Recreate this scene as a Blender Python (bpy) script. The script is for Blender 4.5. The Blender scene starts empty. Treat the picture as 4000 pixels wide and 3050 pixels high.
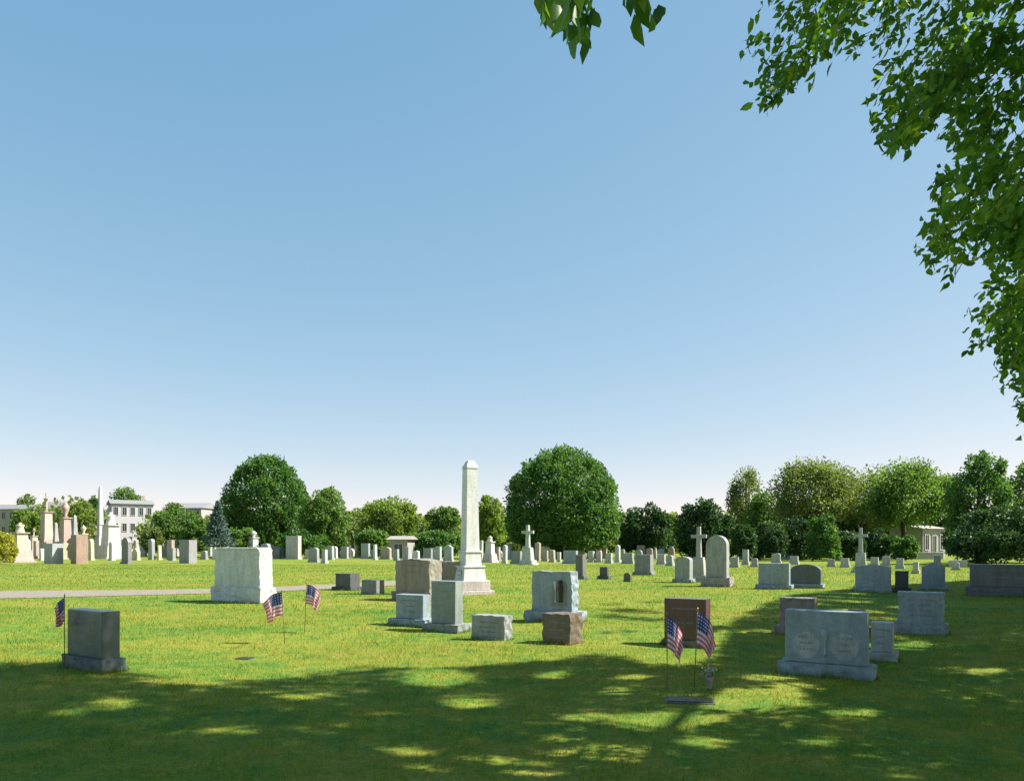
import bpy, bmesh, math, random
import numpy as np
from mathutils import Vector, Matrix, noise as mnoise
R = math.radians
S = bpy.context.scene
COL = S.collection
rng = np.random.default_rng(7)
random.seed(7)

# ------------------------------------------------------------------ camera
EYE, F, YH = 1.6, 3000.0, 2125.0            # eye height, focal length and horizon in photo pixels
cd = bpy.data.cameras.new('camera'); cam = bpy.data.objects.new('camera', cd); COL.objects.link(cam)
cam.location = (0, 0, EYE); cam.rotation_euler = (R(90), 0, 0)
cd.sensor_width = 36; cd.lens = 27.0; cd.shift_y = 0.15; cd.clip_end = 6000; cd.clip_start = 0.05
S.camera = cam
# ------------------------------------------------------------------ sky, sun, exposure
SUN_EL, SUN_AZ = R(45), R(88)               # azimuth clockwise from +Y
sun_dir = Vector((math.sin(SUN_AZ)*math.cos(SUN_EL), math.cos(SUN_AZ)*math.cos(SUN_EL), math.sin(SUN_EL)))
w = bpy.data.worlds.new('World'); S.world = w; w.use_nodes = True
nt = w.node_tree; bg = nt.nodes['Background']
sky = nt.nodes.new('ShaderNodeTexSky'); sky.sky_type = 'NISHITA'; sky.sun_disc = False
sky.sun_elevation = SUN_EL; sky.sun_rotation = SUN_AZ
sky.air_density = 0.7; sky.dust_density = 0.3; sky.ozone_density = 3.0; sky.altitude = 0
# film-like response of the sky colour: each channel gets its own gentle power curve
sep = nt.nodes.new('ShaderNodeSeparateColor'); cmb = nt.nodes.new('ShaderNodeCombineColor'); nt.links.new(sky.outputs[0], sep.inputs[0])
for i, (gm, k) in enumerate(((0.84, 0.91), (0.50, 0.742), (0.33, 0.738))):
    a = nt.nodes.new('ShaderNodeMath'); a.operation = 'MULTIPLY'; a.inputs[1].default_value = 0.24; nt.links.new(sep.outputs[i], a.inputs[0])
    b = nt.nodes.new('ShaderNodeMath'); b.operation = 'POWER'; b.inputs[1].default_value = gm; nt.links.new(a.outputs[0], b.inputs[0])
    c = nt.nodes.new('ShaderNodeMath'); c.operation = 'MULTIPLY'; c.inputs[1].default_value = k/0.24; nt.links.new(b.outputs[0], c.inputs[0]); nt.links.new(c.outputs[0], cmb.inputs[i])
nt.links.new(cmb.outputs[0], bg.inputs[0]); bg.inputs[1].default_value = 0.0645
sl = bpy.data.lights.new('sun', 'SUN'); sl.energy = 2.9; sl.angle = R(0.5); sl.color = (1, 0.955, 0.87)
so = bpy.data.objects.new('sun', sl); COL.objects.link(so)
so.rotation_euler = sun_dir.to_track_quat('Z', 'Y').to_euler(); so.location = (30, 10, 40)
S.view_settings.view_transform = 'Standard'; S.view_settings.look = 'None'
S.view_settings.gamma = 1; S.view_settings.exposure = 2.0

# ------------------------------------------------------------------ helpers
def hgt(x, y):
    f = max(0.0, min(1.0, (22 - y)/8))
    return 0.028*f*(math.sin(x*0.9+1.3*math.sin(y*0.7)) + 0.6*math.sin(y*1.3+0.8*x))
def ground_at(px, py):
    d = EYE*F/(py-YH); return ((px-2000)/F*d, d)
def tag(o, label=None, cat=None, group=None, kind=None):
    if label: o['label'] = label
    if cat: o['category'] = cat
    if group: o['group'] = group
    if kind: o['kind'] = kind
    return o
def empty(name, loc, rz=0.0):
    o = bpy.data.objects.new(name, None); COL.objects.link(o)
    o.location = loc; o.rotation_euler = (0, 0, rz); o.empty_display_size = 0.2
    return o
def link(name, me, mat, parent=None):
    o = bpy.data.objects.new(name, me); COL.objects.link(o)
    if mat: me.materials.append(mat)
    if parent: o.parent = parent
    return o
def np_mesh(name, V, faces_flat, nper):
    """V (n,3), faces all with nper corners"""
    me = bpy.data.meshes.new(name)
    V = np.asarray(V, dtype=np.float32); Fa = np.asarray(faces_flat, dtype=np.int32).ravel()
    me.vertices.add(len(V)); me.vertices.foreach_set('co', V.ravel())
    nf = len(Fa)//nper
    me.loops.add(len(Fa)); me.loops.foreach_set('vertex_index', Fa)
    me.polygons.add(nf); me.polygons.foreach_set('loop_start', np.arange(nf, dtype=np.int32)*nper)
    me.update(calc_edges=True)
    return me
def pitch(bm, amp, keep, cuts=7, seed=0):
    bmesh.ops.subdivide_edges(bm, edges=bm.edges[:], cuts=cuts, use_grid_fill=True)
    for v in bm.verts:
        if keep(v.co): continue
        q = v.co*9+Vector((seed, 0, 0)); v.co += Vector((mnoise.noise(q), mnoise.noise(q+Vector((7, 3, 1))), 0.5*mnoise.noise(q+Vector((1, 9, 5)))))*amp*1.6
class MB:
    def __init__(s): s.bm = bmesh.new()
    def box(s, c, size, bev=0.0, rz=0.0):
        r = bmesh.ops.create_cube(s.bm, size=1.0, matrix=Matrix.Translation(c) @ Matrix.Rotation(rz, 4, 'Z') @ Matrix.Diagonal((*size, 1)))
        if bev:
            es = list({e for v in r['verts'] for e in v.link_edges})
            bmesh.ops.bevel(s.bm, geom=es, offset=bev, segments=2, affect='EDGES', profile=0.5)
        return s
    def frustum(s, c, b, t, h, off=(0, 0)):
        """square-section taper: c = base centre, b/t = (w,d)"""
        x, y, z = c
        p = [s.bm.verts.new((x+sx*b[0]/2, y+sy*b[1]/2, z)) for sx, sy in ((-1,-1),(1,-1),(1,1),(-1,1))]
        q = [s.bm.verts.new((x+off[0]+sx*t[0]/2, y+off[1]+sy*t[1]/2, z+h)) for sx, sy in ((-1,-1),(1,-1),(1,1),(-1,1))]
        s.bm.faces.new(p[::-1]); s.bm.faces.new(q)
        for i in range(4): s.bm.faces.new((p[i], p[(i+1)%4], q[(i+1)%4], q[i]))
        return s
    def prism(s, prof, y0, y1, bev=0.0):
        """profile in (x,z), counter-clockwise seen from -Y; extruded y0..y1"""
        a = [s.bm.verts.new((x, y0, z)) for x, z in prof]; b = [s.bm.verts.new((x, y1, z)) for x, z in prof]
        f0 = s.bm.faces.new(a); f1 = s.bm.faces.new(b[::-1]); n = len(a)
        for i in range(n): s.bm.faces.new((a[(i+1)%n], a[i], b[i], b[(i+1)%n]))
        if bev:
            es = list(f0.edges)+list(f1.edges)
            bmesh.ops.bevel(s.bm, geom=es, offset=bev, segments=2, affect='EDGES', profile=0.5)
        return s
    def lathe(s, c, prof, n=16):
        rings = []
        for r, z in prof:
            rings.append([s.bm.verts.new((c[0]+r*math.cos(2*math.pi*i/n), c[1]+r*math.sin(2*math.pi*i/n), c[2]+z)) for i in range(n)])
        for a, b in zip(rings, rings[1:]):
            for i in range(n): s.bm.faces.new((a[i], a[(i+1)%n], b[(i+1)%n], b[i]))
        s.bm.faces.new(rings[0][::-1]); s.bm.faces.new(rings[-1])
        return s
    def tube(s, pts, rad, n=8):
        pts = [Vector(p) for p in pts]; rings = []
        for i, p in enumerate(pts):
            t = (pts[min(i+1, len(pts)-1)]-pts[max(i-1, 0)]).normalized()
            a = t.orthogonal().normalized() if i == 0 else (a - t*a.dot(t)).normalized()
            b = t.cross(a)
            rings.append([s.bm.verts.new(p+(a*math.cos(2*math.pi*k/n)+b*math.sin(2*math.pi*k/n))*rad[i]) for k in range(n)])
        for u, v in zip(rings, rings[1:]):
            for k in range(n): s.bm.faces.new((u[k], u[(k+1)%n], v[(k+1)%n], v[k]))
        s.bm.faces.new(rings[0][::-1]); s.bm.faces.new(rings[-1])
        return s
    def build(s, name, mat, parent=None, smooth=False):
        bmesh.ops.recalc_face_normals(s.bm, faces=s.bm.faces)
        me = bpy.data.meshes.new(name); s.bm.to_mesh(me); s.bm.free()
        if smooth:
            for p in me.polygons: p.use_smooth = True
        return link(name, me, mat, parent)

# ------------------------------------------------------------------ materials
def newmat(name):
    m = bpy.data.materials.new(name); m.use_nodes = True
    n = m.node_tree.nodes; l = m.node_tree.links; b = n['Principled BSDF']
    return m, n, l, b
def ramp(n, stops):
    r = n.new('ShaderNodeValToRGB'); e = r.color_ramp.elements
    while len(e) > 1: e.remove(e[-1])
    e[0].position = stops[0][0]; e[0].color = (*stops[0][1], 1)
    for p, c in stops[1:]:
        k = e.new(p); k.color = (*c, 1)
    return r
def noise(n, l, vec, scale, detail=4, rough=0.55):
    t = n.new('ShaderNodeTexNoise'); t.inputs['Scale'].default_value = scale
    t.inputs['Detail'].default_value = detail; t.inputs['Roughness'].default_value = rough
    if vec: l.new(vec, t.inputs['Vector'])
    return t.outputs['Fac']
def mixc(n, l, fac, a, b, mode='MIX'):
    m = n.new('ShaderNodeMix'); m.data_type = 'RGBA'; m.blend_type = mode
    if isinstance(fac, float): m.inputs[0].default_value = fac
    else: l.new(fac, m.inputs[0])
    for i, v in ((6, a), (7, b)):
        if isinstance(v, tuple): m.inputs[i].default_value = (*v, 1)
        else: l.new(v, m.inputs[i])
    return m.outputs[2]
_stone = {}
def stone(c, rough=0.6, speck=0.16, weather=0.35):
    weather = min(0.9, weather*1.7)
    key = (c, rough, speck, weather)
    if key in _stone: return _stone[key]
    c = tuple(min(0.8, 0.76*x**0.84) for x in c)
    m, n, l, b = newmat('granite')
    tc = n.new('ShaderNodeTexCoord'); v = tc.outputs['Object']
    sp = noise(n, l, v, 160, 2, 0.7)
    r1 = ramp(n, [(0.3, tuple(x*(1-speck*1.6) for x in c)), (0.5, c), (0.72, tuple(min(0.9, x*(1+speck)) for x in c))])
    l.new(sp, r1.inputs[0])
    # lichen and run-off stains
    mp = n.new('ShaderNodeMapping'); mp.inputs['Scale'].default_value = (5, 5, 1.3); l.new(v, mp.inputs[0])
    st = noise(n, l, mp.outputs[0], 1.2, 6, 0.65)
    r2 = ramp(n, [(0.42, (0, 0, 0)), (0.7, (1, 1, 1))]); l.new(st, r2.inputs[0])
    mul = n.new('ShaderNodeMath'); mul.operation = 'MULTIPLY'; mul.inputs[1].default_value = weather
    l.new(r2.outputs[0], mul.inputs[0])
    dark = tuple(x*k for x, k in zip(c, (0.42, 0.45, 0.38)))
    mo = noise(n, l, v, 14, 6, 0.7); r3 = ramp(n, [(0.3, (0.74, 0.74, 0.72)), (0.5, (1, 1, 1)), (0.72, (1.16, 1.15, 1.1))]); l.new(mo, r3.inputs[0])
    c1 = mixc(n, l, 1.0, r1.outputs[0], r3.outputs[0], 'MULTIPLY')
    c2 = mixc(n, l, mul.outputs[0], c1, dark)
    l.new(c2, b.inputs['Base Color']); b.inputs['Roughness'].default_value = rough
    bp = n.new('ShaderNodeBump'); bp.inputs['Strength'].default_value = 0.25; bp.inputs['Distance'].default_value = 0.004
    l.new(noise(n, l, v, 45, 5, 0.6), bp.inputs['Height']); l.new(bp.outputs[0], b.inputs['Normal'])
    _stone[key] = m; return m
def plain(name, c, rough=0.6, metal=0.0, var=0.15, scale=8):
    c = tuple(0.65*x for x in c)
    m, n, l, b = newmat(name)
    tc = n.new('ShaderNodeTexCoord')
    r = ramp(n, [(0.3, tuple(x*(1-var) for x in c)), (0.7, tuple(min(1, x*(1+var)) for x in c))])
    l.new(noise(n, l, tc.outputs['Object'], scale), r.inputs[0]); l.new(r.outputs[0], b.inputs['Base Color'])
    b.inputs['Roughness'].default_value = rough; b.inputs['Metallic'].default_value = metal
    return m
def leafmat(name, ca, cb, cc, trans=0.42, nscale=0.35, gloss=0.5):
    """three leaf colours mixed per leaf and by clump"""
    ca, cb, cc = (tuple(x*1.6 for x in q) for q in (ca, cb, cc))
    m, n, l, b = newmat(name)
    tc = n.new('ShaderNodeTexCoord'); geo = n.new('ShaderNodeNewGeometry')
    r = ramp(n, [(0.0, ca), (0.5, cb), (1.0, cc)])
    a = n.new('ShaderNodeMath'); a.operation = 'MULTIPLY_ADD'; a.inputs[1].default_value = 0.45
    nz = noise(n, l, tc.outputs['Object'], nscale, 3)
    l.new(geo.outputs['Random Per Island'], a.inputs[0]); 
    s2 = n.new('ShaderNodeMath'); s2.operation = 'MULTIPLY_ADD'; s2.inputs[1].default_value = 1.3; s2.inputs[2].default_value = -0.37
    l.new(nz, s2.inputs[0]); l.new(s2.outputs[0], a.inputs[2]); l.new(a.outputs[0], r.inputs[0])
    l.new(r.outputs[0], b.inputs['Base Color']); b.inputs['Roughness'].default_value = gloss
    b.inputs['Specular IOR Level'].default_value = 0.22
    t = n.new('ShaderNodeBsdfTranslucent')
    tcx = mixc(n, l, 1.0, r.outputs[0], (1.5, 1.55, 0.55), 'MULTIPLY'); l.new(tcx, t.inputs[0])
    mx = n.new('ShaderNodeMixShader'); mx.inputs[0].default_value = trans
    l.new(b.outputs[0], mx.inputs[1]); l.new(t.outputs[0], mx.inputs[2])
    l.new(mx.outputs[0], n['Material Output'].inputs[0])
    return m

# lawn
def lawnmat(blade):
    m, n, l, b = newmat('lawn_grass' if blade else 'lawn_soil')
    geo = n.new('ShaderNodeNewGeometry'); p = geo.outputs['Position']
    mp = n.new('ShaderNodeMapping'); mp.inputs['Scale'].default_value = (0.45, 1, 1); l.new(p, mp.inputs[0])
    big = noise(n, l, mp.outputs[0], 0.32, 5, 0.6)
    mid = noise(n, l, p, 2.6, 5, 0.62)
    fine = noise(n, l, p, 22, 3, 0.6)
    r = ramp(n, [(0.28, (0.066, 0.170, 0.034)), (0.44, (0.120, 0.212, 0.034)), (0.55, (0.208, 0.244, 0.034)), (0.67, (0.270, 0.248, 0.050)), (0.80, (0.31, 0.250, 0.085))])
    ad = n.new('ShaderNodeMath'); ad.operation = 'MULTIPLY_ADD'; ad.inputs[1].default_value = 0.60
    l.new(mid, ad.inputs[0])
    s2 = n.new('ShaderNodeMath'); s2.operation = 'MULTIPLY_ADD'; s2.inputs[1].default_value = 0.66; s2.inputs[2].default_value = -0.10; l.new(big, s2.inputs[0]); l.new(s2.outputs[0], ad.inputs[2])
    l.new(ad.outputs[0], r.inputs[0])
    if blade:
        rr = ramp(n, [(0, (0.45, 0.62, 0.55)), (0.5, (0.95, 1.0, 0.9)), (0.85, (1.2, 1.15, 1.0)), (1, (1.75, 1.4, 1.7))])
        l.new(geo.outputs['Random Per Island'], rr.inputs[0])
    else:
        rr = ramp(n, [(0.3, (0.60, 0.66, 0.62)), (0.65, (1.02, 1.0, 1.0))]); l.new(fine, rr.inputs[0])
    c = mixc(n, l, 1.0, r.outputs[0], rr.outputs[0], 'MULTIPLY')
    l.new(c, b.inputs['Base Color']); b.inputs['Roughness'].default_value = 0.8; b.inputs['Specular IOR Level'].default_value = 0.06
    if blade:
        t = n.new('ShaderNodeBsdfTranslucent'); l.new(mixc(n, l, 1.0, c, (1.25, 1.3, 0.6), 'MULTIPLY'), t.inputs[0])
        mx = n.new('ShaderNodeMixShader'); mx.inputs[0].default_value = 0.35
        l.new(b.outputs[0], mx.inputs[1]); l.new(t.outputs[0], mx.inputs[2]); l.new(mx.outputs[0], n['Material Output'].inputs[0])
    else:
        bp = n.new('ShaderNodeBump'); bp.inputs['Strength'].default_value = 0.6; bp.inputs['Distance'].default_value = 0.05
        l.new(noise(n, l, p, 9, 6, 0.7), bp.inputs['Height']); l.new(bp.outputs[0], b.inputs['Normal'])
    return m
M_soil, M_blade = lawnmat(False), lawnmat(True)
M_bark = plain('bark', (0.09, 0.07, 0.05), 0.9, 0, 0.4, 14)
M_twig = plain('twig_bark', (0.07, 0.06, 0.035), 0.8, 0, 0.3, 30)

# ------------------------------------------------------------------ ground and path
def axis(lo, hi, step, far):
    core = list(np.arange(lo, hi+1e-6, step)); out = []; g = step*2; x = hi
    while x < far: x += g; g *= 1.35; out.append(min(x, far))
    neg = []; g = step*2; x = lo
    while x > -far: x -= g; g *= 1.35; neg.append(max(x, -far))
    return np.array(neg[::-1]+core+out)
gx, gy = axis(-20, 22, 0.5, 3000), axis(0, 30, 0.5, 3000)
V = np.array([(x, y, hgt(x, y) if abs(x) < 20.1 and -0.1 < y < 30.1 else 0.0) for y in gy for x in gx])
nx = len(gx); idx = np.arange(len(V)).reshape(len(gy), nx)
Q = np.stack([idx[:-1, :-1], idx[:-1, 1:], idx[1:, 1:], idx[1:, :-1]], -1).reshape(-1, 4)
g = link('ground', np_mesh('ground', V, Q, 4), M_soil); g['kind'] = 'structure'
for p in g.data.polygons: p.use_smooth = True

path_pts = [(-40, 19.5, 5.4), (-24, 22.5, 4.8), (-16.3, 24.3, 4.2), (-12.5, 25.3, 3.1), (-9.5, 26.6, 2.7), (-6.6, 29.2, 2.7), (-3.6, 33.5, 2.7), (-2.4, 36, 1.6), (-1.9, 37.5, 0.9)]
def smooth_path(pts, n=8):
    out = []
    for i in range(len(pts)-1):
        p0, p1, p2, p3 = (np.array(pts[max(0, min(len(pts)-1, i+k))]) for k in (-1, 0, 1, 2))
        for t in np.linspace(0, 1, n, endpoint=False):
            out.append(0.5*((2*p1)+(-p0+p2)*t+(2*p0-5*p1+4*p2-p3)*t*t+(-p0+3*p1-3*p2+p3)*t**3))
    out.append(np.array(pts[-1])); return out
sp = smooth_path(path_pts)
PV, PQ = [], []
for i, q in enumerate(sp):
    a = sp[max(0, i-1)][:2]; b = sp[min(len(sp)-1, i+1)][:2]; t = (b-a)/np.linalg.norm(b-a); nrm = np.array([-t[1], t[0]])
    for k in range(5):
        s = (k/4-0.5)*q[2]*(1+0.04*math.sin(i*1.7+k)); x, y = q[:2]+nrm*s
        PV.append((x, y, 0.012+0.015*(1-abs(k-2)/2)))
    if i:
        for k in range(4): j = i*5+k; PQ.append((j-5, j-4, j+1, j))
pm, n_, l_, b_ = newmat('gravel_path')
geo = n_.new('ShaderNodeNewGeometry')
r_ = ramp(n_, [(0.3, (0.16, 0.132, 0.098)), (0.6, (0.235, 0.205, 0.158)), (0.8, (0.30, 0.265, 0.21))]); l_.new(noise(n_, l_, geo.outputs['Position'], 3.5, 8, 0.75), r_.inputs[0])
l_.new(r_.outputs[0], b_.inputs['Base Color']); b_.inputs['Roughness'].default_value = 0.9
po = link('path', np_mesh('path', PV, PQ, 4), pm); po['kind'] = 'structure'
path_c = np.array([q for q in sp])

# ------------------------------------------------------------------ grass blades (one mass)
def grass():
    parts = []
    for (d0, d1, dens, L, W) in ((4.4, 7.5, 2300, 0.050, 0.0042), (7.5, 12, 1200, 0.052, 0.006), (12, 19, 480, 0.055, 0.0095), (19, 32, 170, 0.06, 0.016), (32, 60, 45, 0.07, 0.032)):
        A = 0.70*(d1*d1-d0*d0); N = int(A*dens)
        y = np.sqrt(rng.uniform(d0*d0, d1*d1, N)); x = rng.uniform(-0.70, 0.70, N)*y
        # clumping
        keep = rng.random(N) < 0.72+0.28*np.sin(x*5.1+np.sin(y*3.7)*2)*np.sin(y*4.3+np.sin(x*2.9)*2)
        if d1 > 20:
            dm = np.full(N, 1e9); hw = np.zeros(N)
            for i in range(len(path_c)-1):
                a = path_c[i, :2]; b = path_c[i+1, :2]; ab = b-a
                t = np.clip(((x-a[0])*ab[0]+(y-a[1])*ab[1])/(ab@ab), 0, 1)
                dd = np.hypot(x-a[0]-t*ab[0], y-a[1]-t*ab[1])
                up = dd < dm; dm[up] = dd[up]; hw[up] = path_c[i, 2]/2
            keep &= dm > hw-0.05+rng.uniform(-0.12, 0.1, N)
        x, y = x[keep], y[keep]; N = len(x)
        f = np.clip((22-y)/8, 0, 1)
        z = 0.028*f*(np.sin(x*0.9+1.3*np.sin(y*0.7))+0.6*np.sin(y*1.3+0.8*x))
        a = rng.uniform(0, 2*np.pi, N); lean = rng.uniform(0.1, 0.9, N); la = rng.uniform(0, 2*np.pi, N)
        h = L*rng.uniform(0.4, 1.25, N)*np.where(rng.random(N) < 0.05, 1.9, 1)*(1+0.25*np.sin(x*3.3+y)*np.sin(y*2.7-x))
        base = np.stack([x, y, z-0.004], 1)
        wv = np.stack([np.cos(a), np.sin(a), 0*a], 1)*(W*rng.uniform(0.7, 1.3, N))[:, None]
        tip = base+np.stack([np.cos(la)*lean*h, np.sin(la)*lean*h, h*np.sqrt(1-0.7*lean**2)], 1)
        parts.append(np.stack([base-wv/2, base+wv/2, tip], 1).reshape(-1, 3))
    for (cx, cy, cz, hx, hy, ya, d) in FOOT:
        if d > 48: continue
        N = int((hx+hy)*4*(420 if d < 14 else 260 if d < 22 else 130)); t = rng.uniform(0, 1, N); side = rng.integers(0, 4, N); o_ = rng.uniform(0.0, 0.035, N)
        lx = np.where(side == 0, -hx-o_, np.where(side == 1, hx+o_, (2*t-1)*hx)); ly = np.where(side == 2, -hy-o_, np.where(side == 3, hy+o_, (2*t-1)*hy))
        x = cx+lx*np.cos(ya)+ly*np.sin(ya); y = cy-lx*np.sin(ya)+ly*np.cos(ya)
        a = rng.uniform(0, 6.28, N); h = rng.uniform(0.03, 0.11, N)*(1+0.6*np.sin(x*7)*np.sin(y*5)); W_ = 0.005 if d < 14 else 0.009 if d < 22 else 0.016
        base = np.stack([x, y, np.full(N, cz-0.02)], 1); wv = np.stack([np.cos(a), np.sin(a), 0*a], 1)*W_
        la = rng.uniform(0, 6.28, N); le = rng.uniform(0, 0.5, N); tip = base+np.stack([np.cos(la)*le*h, np.sin(la)*le*h, h], 1)
        parts.append(np.stack([base-wv/2, base+wv/2, tip], 1).reshape(-1, 3))
    V = np.concatenate(parts); return np_mesh('grass', V, np.arange(len(V)), 3)

# ------------------------------------------------------------------ leaves
def leaf_cloud(P, D, L, W, rs, droop=0.0, six=False):
    """leaves at points P with axis D, folded along the midrib; returns verts, quads"""
    N = len(P); D = D/np.linalg.norm(D, axis=1)[:, None]
    q = rs.normal(size=(N, 3)); S_ = np.cross(D, q); S_ /= np.linalg.norm(S_, axis=1)[:, None]
    U = np.cross(S_, D)
    L = (L*rs.uniform(0.7, 1.2, N))[:, None]; Wd = (W*rs.uniform(0.75, 1.2, N))[:, None]
    if not six:
        a = P; b = P+D*L*0.5+S_*Wd/2+U*Wd*0.15; c = P+D*L; d = P+D*L*0.5-S_*Wd/2+U*Wd*0.15
        V = np.stack([a, b, c, d], 1).reshape(-1, 3); return V, np.arange(N*4).reshape(-1, 4)
    a = P; c = P+D*L-U*L*0.12
    b1 = P+D*L*0.28+S_*Wd*0.44+U*Wd*0.12; b2 = P+D*L*0.62+S_*Wd*0.40+U*Wd*0.08
    d1 = P+D*L*0.28-S_*Wd*0.44+U*Wd*0.12; d2 = P+D*L*0.62-S_*Wd*0.40+U*Wd*0.08
    m1 = P+D*L*0.30; m2 = P+D*L*0.64-U*L*0.03
    V = np.stack([a, b1, b2, c, d2, d1, m1, m2], 1).reshape(-1, 3)
    o = (np.arange(N)*8)[:, None]
    Q = np.concatenate([o+np.array([[0, 1, 2, 7]]), o+np.array([[0, 7, 4, 5]])], 0)
    T = np.concatenate([o+np.array([[7, 2, 3, 3]]), o+np.array([[7, 3, 4, 4]])], 0)
    # use quads only: tip faces as quads 7-2-3-(3) are avoided by splitting the blade in two halves
    Q = np.concatenate([o+np.array([[0, 1, 2, 6]]), o+np.array([[6, 2, 3, 7]]), o+np.array([[7, 3, 4, 6]]), o+np.array([[0, 6, 4, 5]])], 0)
    return V, Q

LM = {
 'deep':  leafmat('foliage_shaded',  (0.014, 0.034, 0.016), (0.026, 0.058, 0.022), (0.052, 0.090, 0.030), 0.3),  # darker copy of dark; shade on the right-hand trees is in its colour
 'dark':  leafmat('foliage_dark',  (0.026, 0.062, 0.022), (0.050, 0.108, 0.030), (0.088, 0.150, 0.040)),
 'mid':   leafmat('foliage_mid',   (0.038, 0.080, 0.024), (0.072, 0.128, 0.032), (0.12, 0.175, 0.042)),
 'light': leafmat('foliage_light', (0.06, 0.105, 0.026), (0.105, 0.152, 0.034), (0.165, 0.20, 0.05)),
 'yellow':leafmat('foliage_yellow', (0.12, 0.13, 0.02), (0.20, 0.20, 0.025), (0.30, 0.28, 0.04)),
 'olive': leafmat('foliage_olive', (0.055, 0.075, 0.03), (0.09, 0.12, 0.04), (0.15, 0.175, 0.06)),
 'blue':  leafmat('foliage_blue',  (0.035, 0.065, 0.055), (0.058, 0.092, 0.085), (0.085, 0.125, 0.12), 0.15),
 'near':  leafmat('foliage_near',  (0.018, 0.058, 0.012), (0.050, 0.115, 0.018), (0.15, 0.215, 0.022), 0.5, 2.5, 0.42),
}
def far_tree(label, cx, x0, x1, yt, d, kind='mid', seed=0, yb=2120, group='trees behind the graves', leaf=0.34, nl=7000, gap=0.0, cat='tree', name='broadleaf_tree', lumps=None, depth=None, trunk=True, cone=False, smooth=False):
    """crown spans photo columns x0..x1, top row yt, underside row yb, standing d metres away"""
    rs = np.random.default_rng(seed+100)
    X = (cx-2000)/F*d; xl = (x0-2000)/F*d; xr = (x1-2000)/F*d
    top = EYE+(YH-yt)/F*d; bot = max(0.1, EYE+(YH-yb)/F*d)
    rx = (xr-xl)/2; rz = (top-bot)/2; ry = depth or max(rx*0.8, 1.0); C = np.array([(xl+xr)/2-X, 0, (top+bot)/2])
    root = empty(name, (X, d, 0))
    tag(root, label, cat, group)
    K = 190 if smooth else lumps or (int(45+rx*8) if gap == 0 else int(22+rx*3))
    domed = gap == 0 and not cone
    if domed: C = C+np.array([0, 0, -0.20*rz*1.0])
    def shape(q):
        q = q.copy()
        if domed: q[..., 2] = np.where(q[..., 2] > 0, q[..., 2]*1.20, q[..., 2]*0.80)
        return q
    P, D = [], []
    per = int(nl/K)
    for k in range(K):
        if cone:
            t = (k+0.5)/K; a = k*2.4; rr = (1-t)*0.8
            c = C+np.array([rx*rr*math.cos(a), ry*rr*math.sin(a), rz*(2*t-1)]); br = np.array([rx*0.45*(1.1-t), rx*0.45*(1.1-t), rz*0.16])
        else:
            v = rs.normal(size=3); v /= np.linalg.norm(v); f = rs.uniform(0.45, 0.80)**0.6
            sc = rs.uniform(0.22, 0.42)
            f = min(f, 1.0-sc*0.92)
            w_ = shape(v)
            if v[2] < 0 and domed: w_[:2] *= rs.uniform(0.7, 1.0)/max(0.35, np.linalg.norm(v[:2]))
            if domed: sc = rs.uniform(0.09, 0.17) if smooth else rs.uniform(0.13, 0.27); f = min(rs.uniform(0.75 if smooth else 0.6, 1.1), 1.0-sc*0.85)
            c = C+w_*f*np.array([rx, ry, rz]); br = np.array([rx, ry, rz])*sc*(0.85 if domed else 1); br = np.maximum(br, 0.35*br.max())
        n = int(per*(0.6+0.8*rs.random()))
        u = rs.normal(size=(n, 3)); u /= np.linalg.norm(u, axis=1)[:, None]
        rad = rs.uniform(0.65, 1.06, n)[:, None] if gap == 0 else rs.uniform(0.2, 1.15, n)[:, None]
        pts = c+u*rad*br
        if domed: nz_ = (pts-C)/np.array([rx, ry, rz]); hh_ = nz_[:, 0]**2+nz_[:, 1]**2; ok_ = np.where(nz_[:, 2] > 0, hh_+(nz_[:, 2]/1.2)**2, hh_*(1+0.25*nz_[:, 2]**2)+(nz_[:, 2]/0.82)**8) < rs.uniform(0.95, 1.06, n); pts = pts[ok_]; u = u[ok_]; n = len(pts)
        P.append(pts); D.append(u*0.5+rs.normal(size=(n, 3))*0.55+np.array([0, 0, -0.15]))
    if gap == 0:  # filled heart of the crown, so it is solid where the tree is dense
        n = int(nl*0.25); u = rs.normal(size=(n, 3)); u /= np.linalg.norm(u, axis=1)[:, None]
        zz = shape(u)*rs.uniform(0.4, 0.92 if smooth else 0.82, n)[:, None]
        if cone: zz[:, :2] *= ((1-zz[:, 2:])/2)
        P.append(C+zz*np.array([rx, ry, rz])); D.append(rs.normal(size=(n, 3)))
    if smooth:  # close-clipped outer shell of a dense round crown
        n = int(nl*0.42); u = rs.normal(size=(n, 3)); u /= np.linalg.norm(u, axis=1)[:, None]; q = shape(u)
        low = u[:, 2] < 0; hn = np.linalg.norm(u[:, :2], axis=1); q[low, :2] *= (np.minimum(1.0, hn[low]+0.45*(1-hn[low]))/np.maximum(hn[low], 0.2))[:, None]
        bump = np.array([mnoise.noise(Vector(a)*2.4+Vector((seed, 0, 0)))+0.7*mnoise.noise(Vector(a)*6+Vector((0, seed, 0))) for a in u])
        q[~low, :2] *= (1-0.13*q[~low, 2:]**2)
        keep = bump > -0.42
        P.append((C+q*(rs.uniform(0.86, 0.975, n)*(1+0.11*bump))[:, None]*np.array([rx, ry, rz]))[keep]); D.append((u*0.5+rs.normal(size=(n, 3))*0.6)[keep])
    P = np.concatenate(P); D = np.concatenate(D)
    ok = (P[:, 2] > 0.05) & (P[:, 2] < top-C[2]*0+0.2)
    P, D = P[ok], D[ok]
    Vv, Qq = leaf_cloud(P, D, leaf, leaf*0.6, rs)
    link('crown', np_mesh('crown', Vv, Qq, 4), LM[kind], root)
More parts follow.
